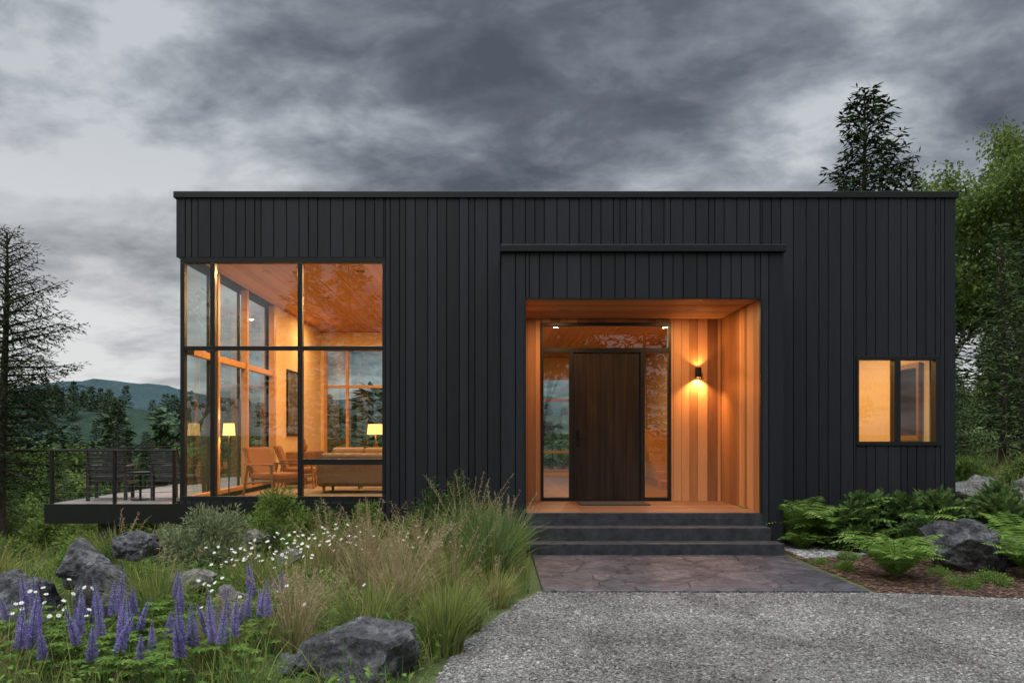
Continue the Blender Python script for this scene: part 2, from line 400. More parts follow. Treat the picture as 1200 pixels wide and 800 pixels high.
RW=(5.41,6.68,1.43,2.77); PO=(.1,3.975,-1,4.1); FG=(-4.9,-1.64,.60,4.25)
wallY('front_wall',-4.70,6.85,.05,5.1,FY+.002,FY+.2,[FG,RW,(.3,3.8,-1,3.75)],M_back)
boards('front_cladding',-4.78,6.91,.08,5.13,[FG,RW,PO],'y',FY,-.03,M_clad,(.14,.14,.19,.19,.095),seed=3)
wallX('west_wall',FY+.21,9.05,.05,5.1,-4.74,-4.56,[(.5,5.0,.60,4.25)],M_back)
boards('west_cladding',FY,9.1,.08,5.13,[(.5,5.0,.60,4.25)],'x',-4.745,-.022,M_clad,seed=4)
EW=(1.30,1.92,1.5,2.72)
wallX('east_wall',FY+.21,9.05,.05,5.1,6.72,6.87,[EW],M_back)
boards('east_cladding',FY,9.1,.08,5.13,[EW],'x',6.875,.022,M_clad,seed=5)
BL=(-4.45,-.6,.9,3.85); BH=(1.05,2.3,.62,3.1)
wallY('north_wall',-4.55,6.7,.05,5.1,8.9,9.05,[BL,BH],M_back)
boards('north_cladding',-4.76,6.9,.08,5.13,[BL,BH],'y',9.055,.022,M_clad,seed=6)
BX('foundation',house,M_step,(-4.4,6.8,1.1,8.9,-2.6,.045),(.2,3.9,.02,1.2,-.5,.3))
BX('roof',house,M_metal,(-4.75,6.88,.93,9.04,4.45,5.08))
BX('roof_cap',house,M_metal,(-4.81,6.94,.84,.98,5.132,5.23),(-4.81,-4.69,.983,8.97,5.132,5.23),(6.82,6.94,.983,8.97,5.132,5.23),(-4.81,6.94,8.973,9.12,5.132,5.23),bevel=.008)
BX('roof_membrane',house,M_back,(-4.68,6.81,.99,8.96,5.09,5.14))
boards('living_floor',-4.72,-.17,1.0,8.88,[],'z',.50,.02,M_floor,(.16,),.002,seed=8)
boards('hall_floor',.2,6.7,1.75,8.88,[],'z',.50,.02,M_floor,(.16,),.002,seed=9)
BX('floor_slab',house,M_back,(-4.74,6.7,.93,8.89,.2,.49))
boards('living_ceiling',-4.72,-.17,.93,8.88,[],'z',4.27,.02,M_firY,(.14,),.006,seed=10)
boards('hall_ceiling',.15,4.0,1.9,8.88,[],'z',3.62,.02,M_firY,(.14,),.006,seed=11)
BX('bedroom_ceiling',house,M_plaster,(4.1,6.7,1.12,4.6,3.3,3.35))
BX('ceiling_bulkhead',house,M_back,(-4.72,6.7,1.12,8.88,4.30,4.44),(.15,4.0,1.9,8.88,3.66,3.75))
BX('partition_living',house,M_plaster,(-.17,-.05,1.12,8.88,.52,4.26))
BX('partition_hall',house,M_plaster,(.06,.19,1.9,8.88,.52,3.61))
BX('partition_bedroom',house,M_plaster,(3.93,4.09,1.9,8.88,.52,3.61),(4.09,6.7,4.6,4.72,.52,3.61))
BX('bedroom_lining',house,M_plaster,*[(6.66,6.715,a,b,s,e) for a,b,s,e in cells(1.12,4.6,.52,3.3,[EW])])
BX('living_west_lining',house,M_plaster,(-4.555,-4.53,5.03,8.87,.52,4.26))
BX('living_north_lining',house,M_plaster,*[(a,b,8.86,8.895,s,e) for a,b,s,e in cells(-4.53,-.17,.52,4.26,[BL])])
BX('hall_north_lining',house,M_plaster,*[(a,b,8.86,8.895,s,e) for a,b,s,e in cells(.19,3.93,.52,3.61,[BH])])
BX('living_front_lining',house,M_plaster,(-1.62,-.17,1.105,1.13,.52,4.26))
BX('hall_front_lining',house,M_plaster,(.19,.72,1.885,1.9,.52,3.61),(2.87,3.93,1.885,1.9,.52,3.61))
def quadY(A,x0,x1,z0,z1,y): A.add([(x0,y,z0),(x1,y,z0),(x1,y,z1),(x0,y,z1)],[(0,1,2,3)])
def quadX(A,y0,y1,z0,z1,x): A.add([(x,y0,z0),(x,y1,z0),(x,y1,z1),(x,y0,z1)],[(0,1,2,3)])
f0,f1=.875,.975
BX('front_window_frame',house,M_metal,
   (-4.72,-1.64,f0,f1,4.17,4.25),(-4.72,-1.64,f0,f1,.60,.67),
   (-4.72,-4.655,f0,f1,.67,4.17),(-1.69,-1.64,f0,f1,.67,4.17),
   (-4.27,-4.20,f0,f1,.67,2.86),(-4.27,-4.20,f0,f1,2.92,4.17),(-2.96,-2.89,f0,f1,.67,2.86),(-2.96,-2.89,f0,f1,2.92,4.17),
   (-4.655,-1.69,f0+.003,f1,2.86,2.92),(-2.89,-1.69,f0+.003,f1,1.14,1.23),bevel=.004)
A=Acc()
for x0,x1 in ((-4.655,-4.27),(-4.20,-2.96),(-2.89,-1.69)): quadY(A,x0,x1,2.92,4.17,.93)
for x0,x1 in ((-4.655,-4.27),(-4.20,-2.96)): quadY(A,x0,x1,.67,2.86,.93)
quadY(A,-2.89,-1.69,1.23,2.86,.93); quadY(A,-2.89,-1.69,.67,1.14,.93)
A.obj('front_window_glass',M_glass,house)
A=Acc(); ym=[.98,1.95,3.35,4.98]
for a,b in zip(ym[:-1],ym[1:]):
    quadX(A,a+.03,b-.03,.67,2.82,-4.69); quadX(A,a+.03,b-.03,2.9,4.2,-4.69)
A.obj('west_window_glass',M_glass,house)
BX('west_window_frame',house,M_fir,*[(-4.66,-4.54,y-.04,y+.04,.62,4.25) for y in ym[1:]],*[(-4.655,-4.57,a+.04,b-.04,2.80,2.90) for a,b in zip(ym[:-1],ym[1:])],(-4.66,-4.57,.98,4.94,.6,.67),bevel=.004)
BX('west_window_frame_outer',house,M_metal,*[(-4.74,-4.70,y-.03,y+.03,.62,4.25) for y in ym[1:]],*[(-4.735,-4.70,a+.03,b-.03,2.82,2.88) for a,b in zip(ym[:-1],ym[1:])],(-4.76,-4.665,.98,5.0,.57,.60),(-4.76,-4.665,.98,5.0,4.21,4.249))
def woodwin(name,x0,x1,z0,z1,y,vm,hm,fw=.07):
    B=[(x0,x1,y-.06,y+.06,z0,z0+fw),(x0,x1,y-.06,y+.06,z1-fw,z1),(x0,x0+fw,y-.055,y+.055,z0+fw,z1-fw),(x1-fw,x1,y-.055,y+.055,z0+fw,z1-fw)]
    for v in vm: B.append((v-fw/2,v+fw/2,y-.05,y+.05,z0+fw,z1-fw))
    xs=[x0+fw]+[v for v in vm]+[x1-fw]
    for h in hm:
        for a,b in zip(xs[:-1],xs[1:]):
            B.append((a+(fw/2 if a in vm else 0),b-(fw/2 if b in vm else 0),y-.045,y+.045,h-fw/2,h+fw/2))
    BX(name+'_frame',house,M_fir,*B,bevel=.004)
    A=Acc(); quadY(A,x0,x1,z0,z1,y+.01); A.obj(name+'_glass',M_glass,house)
woodwin('living_north_window',BL[0],BL[1],BL[2],BL[3],8.93,[-3.85,-2.7,-1.6],[2.85])
woodwin('hall_north_window',BH[0],BH[1],BH[2],BH[3],8.93,[],[1.15,2.5])
BX('bedroom_window_frame',house,M_metal,(5.41,6.68,.85,.98,2.71,2.77),(5.41,6.68,.85,.98,1.43,1.49),(5.41,5.45,.85,.98,1.49,2.71),(6.60,6.68,.85,.98,1.49,2.71),(5.98,6.07,.847,.98,1.49,2.71),bevel=.004)
A=Acc(); quadY(A,5.45,5.98,1.49,2.71,.93); quadY(A,6.07,6.60,1.49,2.71,.93); A.obj('bedroom_window_glass',M_glass,house)
BX('bedroom_east_window_frame',house,M_teak,(6.60,6.90,1.30,1.37,1.5,2.72),(6.60,6.90,1.85,1.92,1.5,2.72),(6.605,6.90,1.37,1.85,1.5,1.58),(6.605,6.90,1.37,1.85,2.64,2.72),bevel=.003)
A=Acc(); quadX(A,1.36,1.86,1.57,2.65,6.8); A.obj('bedroom_east_window_glass',M_glass,house)
# portal
P0,P1,PZ=.094,3.98,3.46
BX('portal_core',house,M_back,(P0+.02,.40,.025,1.72,.0,3.46),(3.69,P1-.02,.025,1.72,.0,3.46),(P0+.02,P1-.02,.025,1.72,3.49,4.08))
boards('portal_cladding',P0,P1,.05,4.09,[(.424,3.66,-1,3.46)],'y',.022,-.03,M_clad,(.14,.19,.19),seed=12)
boards('portal_side_cladding_west',0.0,.865,.05,4.09,[],'x',P0+.018,-.02,M_clad,seed=13)
boards('portal_side_cladding_east',0.0,.865,.05,4.09,[],'x',P1-.018,.02,M_clad,seed=14)
BX('portal_cap',house,M_metal,(P0-.02,P1+.02,-.06,.86,4.10,4.20),bevel=.008)
BX('portal_trim',house,M_metal,(.405,.43,-.022,.03,.5,3.475),(3.655,3.68,-.022,.03,.5,3.475),(.431,3.654,-.022,.03,3.452,3.475))
boards('portal_soffit',.03,1.74,.43,3.66,[],'z',3.465,.018,M_cedarX,(.12,),.006,seed=15,horizontal=True)
boards('niche_wall_east',.03,1.74,.52,3.46,[],'x',3.665,.018,M_cedarZ,(.10,.13),.005,seed=16)
boards('niche_wall_west',.03,1.74,.52,3.46,[],'x',.421,-.018,M_cedarZ,(.10,.13),.005,seed=17)
DO=(.746,2.845,-1,3.40)
BX('entry_wall',house,M_back,*[(a,b,1.765,1.88,s,e) for a,b,s,e in cells(.3,3.8,.3,3.6,[DO])])
boards('niche_wall_back',.424,3.66,.522,3.464,[DO],'y',1.745,.018,M_cedarZ,(.10,.13,.16),.005,seed=18)
boards('porch_floor',.0,1.9,.425,3.66,[],'z',.495,.025,M_porch,(.14,),.006,seed=19,horizontal=True)
BX('porch_subfloor',house,M_step,(.41,3.68,.015,1.9,.3,.49))
BX('entry_steps',house,M_step,(.42,3.69,-.02,.012,.3,.517),(.42,3.70,-.29,-.022,.0,.347),(.42,3.77,-.57,-.292,-.05,.174),(.425,3.69,-.25,.01,.0,.30),bevel=.010)
e0,e1=1.70,1.80
BX('entry_frame',house,M_metal,(.746,2.845,e0,e1,3.35,3.40),(.746,.786,e0,e1,.52,3.35),(2.80,2.845,e0,e1,.52,3.35),(.786,2.80,e0+.002,e1,2.92,2.99),
   (1.20,1.27,e0+.004,e1,.52,2.92),(2.35,2.42,e0+.004,e1,.52,2.92),(.786,1.20,e0+.005,e1,.52,.58),(2.42,2.80,e0+.005,e1,.52,.58),bevel=.003)
A=Acc(); quadY(A,.786,1.20,.58,2.92,1.75); quadY(A,2.42,2.80,.58,2.92,1.75); quadY(A,.786,2.80,2.99,3.35,1.75); A.obj('entry_glass',M_glass,house)
A=Acc(); xs=np.linspace(1.273,2.347,6)
for a,b in zip(xs[:-1],xs[1:]): A.box(a+.0015,b-.0015,1.735,1.785,.54,2.915)
A.obj('front_door',M_door,house,bevel=.002)
BX('door_threshold',house,M_metal,(1.27,2.35,1.69,1.8,.521,.54))
BX('door_handle',house,plain('handle_metal',(.02,.02,.02),.3,.8,20,.1,0),(1.325,1.365,1.718,1.734,1.42,1.68),(1.335,1.475,1.67,1.685,1.53,1.55),(1.335,1.355,1.685,1.718,1.53,1.55),(1.33,1.36,1.705,1.718,1.61,1.65),bevel=.004)
BX('door_mat',None,plain('coir_mat',(.04,.034,.028),1,0,80,.4,.5),(1.3,2.35,.95,1.5,.522,.54))
scn=empty('wall_sconce',(3.27,1.66,2.59))
A=Acc(); A.cyl((0,0,-.08),.05,.05,.16,20,0,caps=False); A.cyl((0,0,-.078),.046,.046,.156,20,0,caps=False); A.box(-.03,.03,.03,.083,-.04,.04); A.cyl((0,0,-.01),.046,.046,.02,20,0)
A.obj('sconce_body',M_metal,scn)
def lamp(kind,name,loc,W,size=.05,col=(1,.62,.3),parent=None,spot=100,rx=0,blend=.6):
    l=bpy.data.lights.new(name,kind); l.energy=W; l.color=col
    if kind=='AREA': l.shape='DISK'; l.size=size
    elif kind=='SPOT': l.spot_size=math.radians(spot); l.spot_blend=blend; l.shadow_soft_size=size
    else: l.shadow_soft_size=size
    o=link(bpy.data.objects.new(name,l)); o.location=loc; o.rotation_euler=(rx,0,0)
    if parent: child(o,parent)
    return o
lamp('SPOT','sconce_bulb_down',(0,0,-.03),120,.03,(1,.5,.18),scn,125,0,.5)
lamp('SPOT','sconce_bulb_up',(0,0,.03),24,.03,(1,.5,.18),scn,115,math.pi,.5)
def downlight(x,y,z,W,col=(1,.6,.28)):
    e=empty('recessed_light',(x,y,z))
    A=Acc(); n=24; a=np.arange(n)/n*2*math.pi
    o_=np.c_[np.cos(a)*.07,np.sin(a)*.07,np.full(n,-.004)]; i_=np.c_[np.cos(a)*.05,np.sin(a)*.05,np.full(n,-.006)]
    k=np.arange(n); j=(k+1)%n; A.add(np.r_[o_,i_],np.c_[k,k+n,j+n,j]); A.obj('trim_ring',M_bronze,e)
    lamp('AREA','bulb',(0,0,-.008),W,.09,col,e)
for x,y in ((-3.75,1.9),(-2.2,1.9),(-3.3,4.2),(-2.2,4.3),(-3.75,6.8),(-1.6,6.8),(-1.0,3.2)): downlight(x,y,4.265,80,(1,.53,.20))
for x,y in ((1.05,.9),(2.95,.9)): downlight(x,y,3.46,24,(1,.55,.23))
for x,y in ((1.2,3.2),(2.7,3.2),(1.9,5.8)): downlight(x,y,3.615,50,(1,.56,.25))
downlight(5.3,2.3,3.296,74,(1,.58,.22)); downlight(5.3,3.6,3.296,46,(1,.58,.22))
st=empty('wooden_staircase',(3.3,4.2,.52)); A=Acc()
for i in range(7): A.box(-.05,.6,i*.27,i*.27+.275,0 if i==0 else .17*i+.001,.17*(i+1))
A.obj('treads',M_fir,st)
# ---------------------------------------------------------------- deck
dk=empty('wooden_deck')
A=Acc()
x=-6.72
while x<-4.8:
    A.box(x,min(x+.14,-4.79),.93,8.0,.515,.55); x+=.146
A.obj('deck_boards',M_deck,dk)
BX('fascia',dk,M_metal,(-6.76,-4.79,.88,.925,.26,.552),(-6.76,-6.725,.928,8.0,.26,.552),(-6.72,-4.79,8.003,8.04,.26,.552))
BX('house_fascia',house,M_metal,(-4.785,-1.64,.860,.868,.2,.56))
BX('joists',dk,M_back,*[(-6.72,-4.79,y,y+.05,.3,.51) for y in np.arange(1.2,7.9,.5)])
BX('piers',dk,M_step,(-6.02,-5.74,1.0,1.28,-1.4,.3),(-5.98,-5.72,6.8,7.1,-3.5,.3))
A=Acc()
posts=[(-6.70,.97),(-5.75,.97),(-4.85,.97),(-6.70,3.3),(-6.70,5.6),(-6.70,7.9),(-5.75,7.9),(-4.85,7.9)]
for px,py in posts: A.box(px-.022,px+.022,py-.022,py+.022,.55,1.34)
A.box(-6.73,-4.82,.94,1.0,1.34,1.365); A.box(-6.725,-6.675,1.003,7.92,1.34,1.365); A.box(-6.67,-4.82,7.88,7.92,1.34,1.365)
A.obj('railing_posts',M_metal,dk,bevel=.003)
A=Acc()
for k in range(8):
    z=.635+k*.088
    A.tube([(-6.7,.97,z),(-4.85,.97,z)],[.0036]*2,5); A.tube([(-6.7,.97,z),(-6.7,7.9,z)],[.0028]*2,5); A.tube([(-6.7,7.9,z),(-4.85,7.9,z)],[.0028]*2,5)
A.obj('railing_cables',M_metal,dk)
M_dcush=plain('charcoal_cushion',(.05,.052,.056),.9)
M_dframe=plain('dark_teak_frame',(.03,.028,.027),.6)
def deck_chair(loc,rz):
    e=empty('deck_chair',loc); e.rotation_euler=(0,0,rz); A=Acc()
    for sx in (-.27,.27):
        A.box(sx-.025,sx+.025,-.3,-.25,0,.52); A.box(sx-.025,sx+.025,.25,.3,0,.54); A.box(sx-.04,sx+.04,-.33,.33,.52,.55)
        A.box(sx-.02,sx+.02,-.25,.25,.24,.29)
    for k in range(7): y=-.28+k*.08; A.box(-.24,.24,y,y+.065,.295,.315)
    for k in range(8):
        z=.33+k*.062; y=.24+k*.017; A.box(-.25,.25,y,y+.02,z,z+.046)
    for sx in (-.26,.26): A.tube([(sx,.24,.27),(sx,.385,.84)],[.022,.02],4)
    A.obj('frame',M_dframe,e,bevel=.003)
    A=Acc(); A.box(-.23,.23,-.27,.22,.317,.39); A.obj('cushion',M_dcush,e,bevel=.03)
deck_chair((-6.22,1.75,.55),math.radians(196)); deck_chair((-5.12,1.75,.55),math.radians(166))
tb=empty('patio_table',(-5.67,1.6,.55)); A=Acc(); A.cyl((0,0,.42),.2,.2,.03,24); A.cyl((0,0,0),.02,.02,.42,8); A.cyl((0,0,0),.14,.14,.02,20); A.obj('table',M_metal,tb)
# ---------------------------------------------------------------- furniture
def armchair(loc,rz):
    e=empty('armchair',loc); e.rotation_euler=(0,0,rz); A=Acc()
    for sx in (-.34,.34):
        A.tube([(sx,-.32,0),(sx,-.27,.56)],[.018,.024],8); A.tube([(sx,.38,0),(sx,.27,.55)],[.018,.024],8)
        A.box(sx-.035,sx+.035,-.36,.33,.55,.58); A.tube([(sx,-.28,.3),(sx,.33,.24)],[.02,.02],6)
        A.tube([(sx*.82,.2,.22),(sx*.82,.44,.84)],[.02,.016],6)
    A.box(-.3,.3,-.3,-.26,.26,.31); A.box(-.29,.29,.42,.45,.80,.85)
    for k in range(7):
        sx=-.24+k*.08; A.tube([(sx,.22,.26),(sx,.435,.82)],[.009,.009],5)
    A.obj('frame',M_teak,e,bevel=.003)
    A=Acc(); A.box(-.29,.29,-.33,.25,.30,.42); A.obj('seat_cushion',M_cushR,e,bevel=.035)
    A=Acc(); A.box(-.27,.27,-.05,.05,0,.5); A.obj('back_cushion',M_cushR,e,bevel=.035,loc=(0,.24,.38),rot=(math.radians(-20),0,0))
armchair((-3.82,2.55,.52),math.radians(62))
armchair((-3.95,4.6,.52),math.radians(100))
sf=empty('sofa',(-2.1,3.5,.52))
A=Acc(); A.box(-1.05,1.05,-.42,.45,.14,.42); A.box(-1.05,1.05,-.45,-.22,.16,.74); A.box(-1.12,-.9,-.44,.45,.14,.58); A.box(.9,1.12,-.44,.45,.14,.58); A.obj('body',M_leather,sf,bevel=.05)
A=Acc(); 
for a,b in ((-.88,-.3),(-.29,.29),(.3,.88)): A.box(a,b,-.24,.46,.40,.54); A.box(a,b,-.24,-.06,.5,.84)
A.obj('cushions',M_cush,sf,bevel=.05)
A=Acc(); 
for sx in (-1,1):
    for sy in (-.36,.38): A.cyl((sx,sy,0),.025,.03,.15,8)
A.obj('legs',M_teak,sf)
def table_lamp(name,loc,base_h,W,sr=.16,sh=.2):
    e=empty(name,loc); A=Acc()
    A.cyl((0,0,0),.09,.09,.02,20); A.cyl((0,0,.02),.012,.012,base_h,8) ; 
    if base_h<.6: A.cyl((0,0,.02),.06,.045,base_h*.5,16)
    A.obj('stand',M_bronze,e)
    A=Acc(); A.cyl((0,0,base_h),sr,sr*.85,sh,24,0,caps=False); A.obj('shade',M_shade,e,smooth=True)
    lamp('POINT','bulb',(0,0,base_h+sh*.5),W,.04,(1,.6,.28),e)
ct=empty('console_table',(-2.0,4.35,.52)); A=Acc(); A.box(-.7,.7,-.16,.16,.66,.7)
for sx in (-.66,.66):
    for sy in (-.13,.13): A.box(sx-.02,sx+.02,sy-.02,sy+.02,0,.66)
A.obj('table',M_teak,ct,bevel=.004)
table_lamp('table_lamp',(-2.36,4.35,1.222),.38,46,.17,.2)
table_lamp('floor_lamp',(-4.40,2.0,.52),1.06,30,.1,.2)
sb=empty('sideboard',(-4.25,6.3,.52)); A=Acc(); A.box(-.22,.22,-.8,.8,.15,.7); A.box(.222,.235,-.78,-.02,.18,.67); A.box(.222,.235,.02,.78,.18,.67)
for sx in (-.17,.17):
    for sy in (-.7,.7): A.cyl((sx,sy,0),.015,.025,.15,8)
A.obj('cabinet',M_teak,sb,bevel=.006)
vs=empty('ceramic_vase',(-4.2,5.9,1.22)); A=Acc()
pr=[(0,.05),(.05,.08),(.12,.09),(.2,.05),(.26,.035),(.28,.045)]
A.tube([(0,0,z) for z,_ in pr],[r for _,r in pr],20); A.obj('vase',M_cushR,vs,smooth=True)
pt=empty('framed_painting',(-4.53,6.25,2.3)); A=Acc(); A.box(0,.035,-.5,-.47,-.72,.72); A.box(0,.035,.47,.5,-.72,.72); A.box(0,.035,-.47,.47,-.72,-.69); A.box(0,.035,-.47,.47,.69,.72); A.obj('frame',M_metal,pt)
mc,ntc,bc=newmat('painting_canvas'); g=noise(ntc,2.5,6,.6,dist=1.5); ntc.links.new(ramp(ntc,g,[(.3,(.02,.022,.025)),(.5,(.07,.065,.06)),(.7,(.2,.17,.13))]),bc.inputs['Base Color'])
A=Acc(); A.box(.0,.02,-.47,.47,-.69,.69); A.obj('canvas',mc,pt)
BX('area_rug',None,M_rug,(-4.2,-1.2,1.6,5.0,.523,.532))
# ---------------------------------------------------------------- path / gravel / beds
def poly_sheet(name,pts,z,mat,jit=.04,step=.12,seed=1):
    r=random.Random(seed); out=[]
    for (x0,y0),(x1,y1) in zip(pts,pts[1:]+pts[:1]):
        L=math.hypot(x1-x0,y1-y0); n=max(1,min(40,int(L/step)))
        for i in range(n):
            t=i/n; out.append((x0+(x1-x0)*t+r.uniform(-jit,jit),y0+(y1-y0)*t+r.uniform(-jit,jit),z))
    me=bpy.data.meshes.new(name); me.from_pydata(out,[],[list(range(len(out)))]); me.materials.append(mat); me.update()
    return link(bpy.data.objects.new(name,me))
GP=[(.45,-2.70),(3.8,-2.72),(5,-3.0),(7,-3.2),(12,-3.6),(30,-5),(30,-30),(-3,-30),(-1.0,-9),(-.45,-6.2),(-.38,-5.3),(-.30,-4.7),(.0,-3.8),(.25,-3.1)]
poly_sheet('gravel_driveway',GP,.008,M_gravel,.03)
MU=[(3.86,-2.72),(5,-2.95),(8,-3.2),(8.,-1.6),(6.6,.0),(6.2,.86),(3.9,.86)]
poly_sheet('mulch_bed',MU,.004,M_mulch,.02)
PB=[(3.95,-.75),(4.7,-.6),(5.3,-.2),(5.6,.6),(5.6,.85),(4.0,.85)]
poly_sheet('pebble_strip',PB,.012,M_gravel,.03)
BX('concrete_path',None,M_pad,(.48,3.75,-2.74,-.575,-.05,.03),bevel=.01)
t_=(1+5**.5)/2
IV=np.array([(-1,t_,0),(1,t_,0),(-1,-t_,0),(1,-t_,0),(0,-1,t_),(0,1,t_),(0,-1,-t_),(0,1,-t_),(t_,0,-1),(t_,0,1),(-t_,0,-1),(-t_,0,1)])/math.hypot(1,t_)
IF=np.array([(0,11,5),(0,5,1),(0,1,7),(0,7,10),(0,10,11),(1,5,9),(5,11,4),(11,10,2),(10,7,6),(7,1,8),(3,9,4),(3,4,2),(3,2,6),(3,6,8),(3,8,9),(4,9,5),(2,4,11),(6,2,10),(8,6,7),(9,8,1)])
def stones(name,XY,z,s0,s1,mat,flat=.65,elong=1.):
    n=len(XY); s=rng.uniform(0,1,n)**2*(s1-s0)+s0
    V=np.repeat(IV[None],n,0)*(1+rng.uniform(-.3,.3,(n,12,1)))
    V*=np.stack([rng.uniform(.7,1.3,n)*elong,rng.uniform(.7,1.1,n),np.full(n,flat)],-1)[:,None,:]
    a=rng.uniform(0,6.28,n); c,sn=np.cos(a)[:,None],np.sin(a)[:,None]
    V=np.stack([V[...,0]*c-V[...,1]*sn,V[...,0]*sn+V[...,1]*c,V[...,2]],-1)*s[:,None,None]
    V[...,0]+=XY[:,0,None]; V[...,1]+=XY[:,1,None]; V[...,2]+=z+s[:,None]*.25
    F=(np.arange(n)*12)[:,None,None]+IF[None]
    A=Acc(); A.add(V.reshape(-1,3),F.reshape(-1,3)); return A.obj(name,mat)
def inpoly(P,pts):
    x,y=P[:,0],P[:,1]; c=np.zeros(len(P),bool)
    for (x0,y0),(x1,y1) in zip(pts,pts[1:]+pts[:1]):
        c^=((y0>y)!=(y1>y))&(x<(x1-x0)*(y-y0)/(y1-y0+1e-12)+x0)
    return c
Q=np.c_[rng.uniform(-.8,7,42000),rng.uniform(-6.0,-2.75,42000)]; Q=Q[inpoly(Q,GP)]
stones('gravel_stones',Q,.008,.005,.015,M_stones)
Q=np.c_[rng.uniform(.45,3.8,900),rng.normal(-2.78,.07,900)]; stones('scattered_gravel',Q[Q[:,1]<-2.745],.008,.006,.016,M_stones)
Q=np.c_[rng.uniform(3.9,5.7,4000),rng.uniform(-.8,.86,4000)]; stones('river_pebbles',Q[inpoly(Q,PB)],.012,.014,.034,M_pebble)
Q=np.c_[rng.uniform(3.86,8,12000),rng.uniform(-3.2,.8,12000)]; stones('mulch_chips',Q[inpoly(Q,MU)],.006,.008,.026,M_chips,.35,1.7)

# ---------------------------------------------------------------- boulders
import bmesh
def boulder(loc,s,seed,mat=M_rock,rz=0,sub=5):
    bm=bmesh.new(); bmesh.ops.create_icosphere(bm,subdivisions=sub,radius=1)
    r=np.random.default_rng(seed); V=np.array([v.co[:] for v in bm.verts])
    for k in range(13):
        n=r.normal(size=3); n/=np.linalg.norm(n); d_=r.uniform(.48,.82)
        if n[2]>.85: d_=max(d_,.75)
        e=np.maximum(0,V@n-d_); V-=e[:,None]*n
    for i in range(len(V)):
        p=Vector(V[i]); q=mnoise.fractal(p*1.7+Vector((seed,0,0)),1,2,6)
        V[i]*=1+.17*q-.14*max(0,mnoise.noise(p*4+Vector((0,seed,0))))
    for v,c in zip(bm.verts,V): v.co=c*np.array(s)
    me=bpy.data.meshes.new('boulder'); bm.to_mesh(me); bm.free(); me.materials.append(mat)
    o=link(bpy.data.objects.new('boulder',me)); o.location=loc; o.rotation_euler=(0,0,rz); return o
BO=[(-3.35,-3.85,.14,.36,.28,.29,0),(-3.92,-3.95,.10,.36,.28,.27,0),(-3.65,-3.5,.40,.36,.28,.24,0),(-3.02,-4.1,.05,.28,.22,.2,0),(-2.65,-3.7,.14,.32,.22,.21,1),(-3.25,-3.35,.46,.24,.2,.17,0),
     (-3.55,-4.35,.0,.27,.2,.17,0),(-2.3,-3.75,.08,.24,.17,.15,1),(-.86,-5.22,.09,.42,.34,.34,0),(-1.38,-5.12,.02,.17,.14,.14,0),(-2.9,-1.0,.12,.3,.2,.16,1),(-2.3,-1.9,.1,.2,.16,.13,1),
     (5.45,-1.45,.22,.56,.40,.44,0),(6.2,-1.2,.12,.35,.28,.25,0),(-1.4,-2.2,.08,.2,.16,.12,1),(5.95,-2.3,.03,.2,.16,.12,0),(-4.3,-3.5,.15,.3,.24,.22,0)]
for i,(x,y,z,sx,sy,sz,m) in enumerate(BO):
    boulder((x,y,z+float(H(x,y))),(sx,sy,sz),{8:137,12:152}.get(i,20+i),[M_rock,M_rockL][m],(i*1.3) if i not in (8,12) else .2)
rr=random.Random(5)
for i in range(18):
    x=7.7+rr.uniform(0,3.6); y=1.6+rr.uniform(-.5,1.6); s=rr.uniform(.24,.46)
    boulder((x,y,float(H(x,y))+s*.35),(s*1.25,s,s*.75),60+i,M_rockL,rr.uniform(0,3),4)

# ---------------------------------------------------------------- plants
def unit(v): return v/(np.linalg.norm(v,axis=-1,keepdims=True)+1e-9)
def shrub_mesh(name,r,h,n,ls,mat,seed,clumps=26,asp=.45):
    g=np.random.default_rng(seed); A=Acc()
    C=unit(g.normal(size=(clumps,3))); C[:,2]=np.abs(C[:,2]); C*=g.uniform(.45,1.,(clumps,1))
    C*=np.array([r*.85,r*.85,h*.82]); C[:,2]+=h*.05
    for c in C: A.tube([(c[0]*.08,c[1]*.08,-.03),(c[0]*.5,c[1]*.5,c[2]*.55),tuple(c)],[.008,.006,.003],4,1)
    k=g.integers(0,clumps,n); P=C[k]+unit(g.normal(size=(n,3)))*(g.uniform(0,1,(n,1))**.6)*r*.34
    P[:,2]=np.maximum(P[:,2],.02)
    D=unit(P-C[k])*.7+unit(P-np.array([0,0,h*.2]))*.6+g.normal(size=(n,3))*.4+np.array([0,0,.25])
    A.leaves(P,D,g.normal(size=(n,3))*.6+np.array([0,0,1]),g.uniform(.6,1.3,n)*ls,g.uniform(.7,1.2,n)*ls*asp,0,.15)
    return A.mesh(name,[mat,M_bark])
def spiky_mesh(name,h,r,ns,ls,mat,seed,asp=.25):
    g=np.random.default_rng(seed); A=Acc()
    for i in range(ns):
        a=g.uniform(0,6.28); q=g.uniform(0,1)**.6*r; hh=h*g.uniform(.6,1.1)*(1-.35*q/r); l=g.uniform(.05,.5)*q/r
        t=np.linspace(0,1,5); P=np.c_[math.cos(a)*(q*.5+l*hh*t**1.5),math.sin(a)*(q*.5+l*hh*t**1.5),hh*t]
        A.tube(P,np.linspace(.004,.002,5),3,1)
        m=int(hh/.022); u=np.linspace(.12,1,m); B=np.c_[np.interp(u,t,P[:,0]),np.interp(u,t,P[:,1]),np.interp(u,t,P[:,2])]
        az=np.arange(m)*2.4+g.uniform(0,6); D=np.c_[np.cos(az),np.sin(az),g.uniform(.2,.9,m)]
        A.leaves(B,D,np.tile([0,0,1.],(m,1))+g.normal(size=(m,3))*.3,ls*(1.15-.6*u)*g.uniform(.7,1.2,m),ls*asp,0,.25)
    return A.mesh(name,[mat,L_gr])
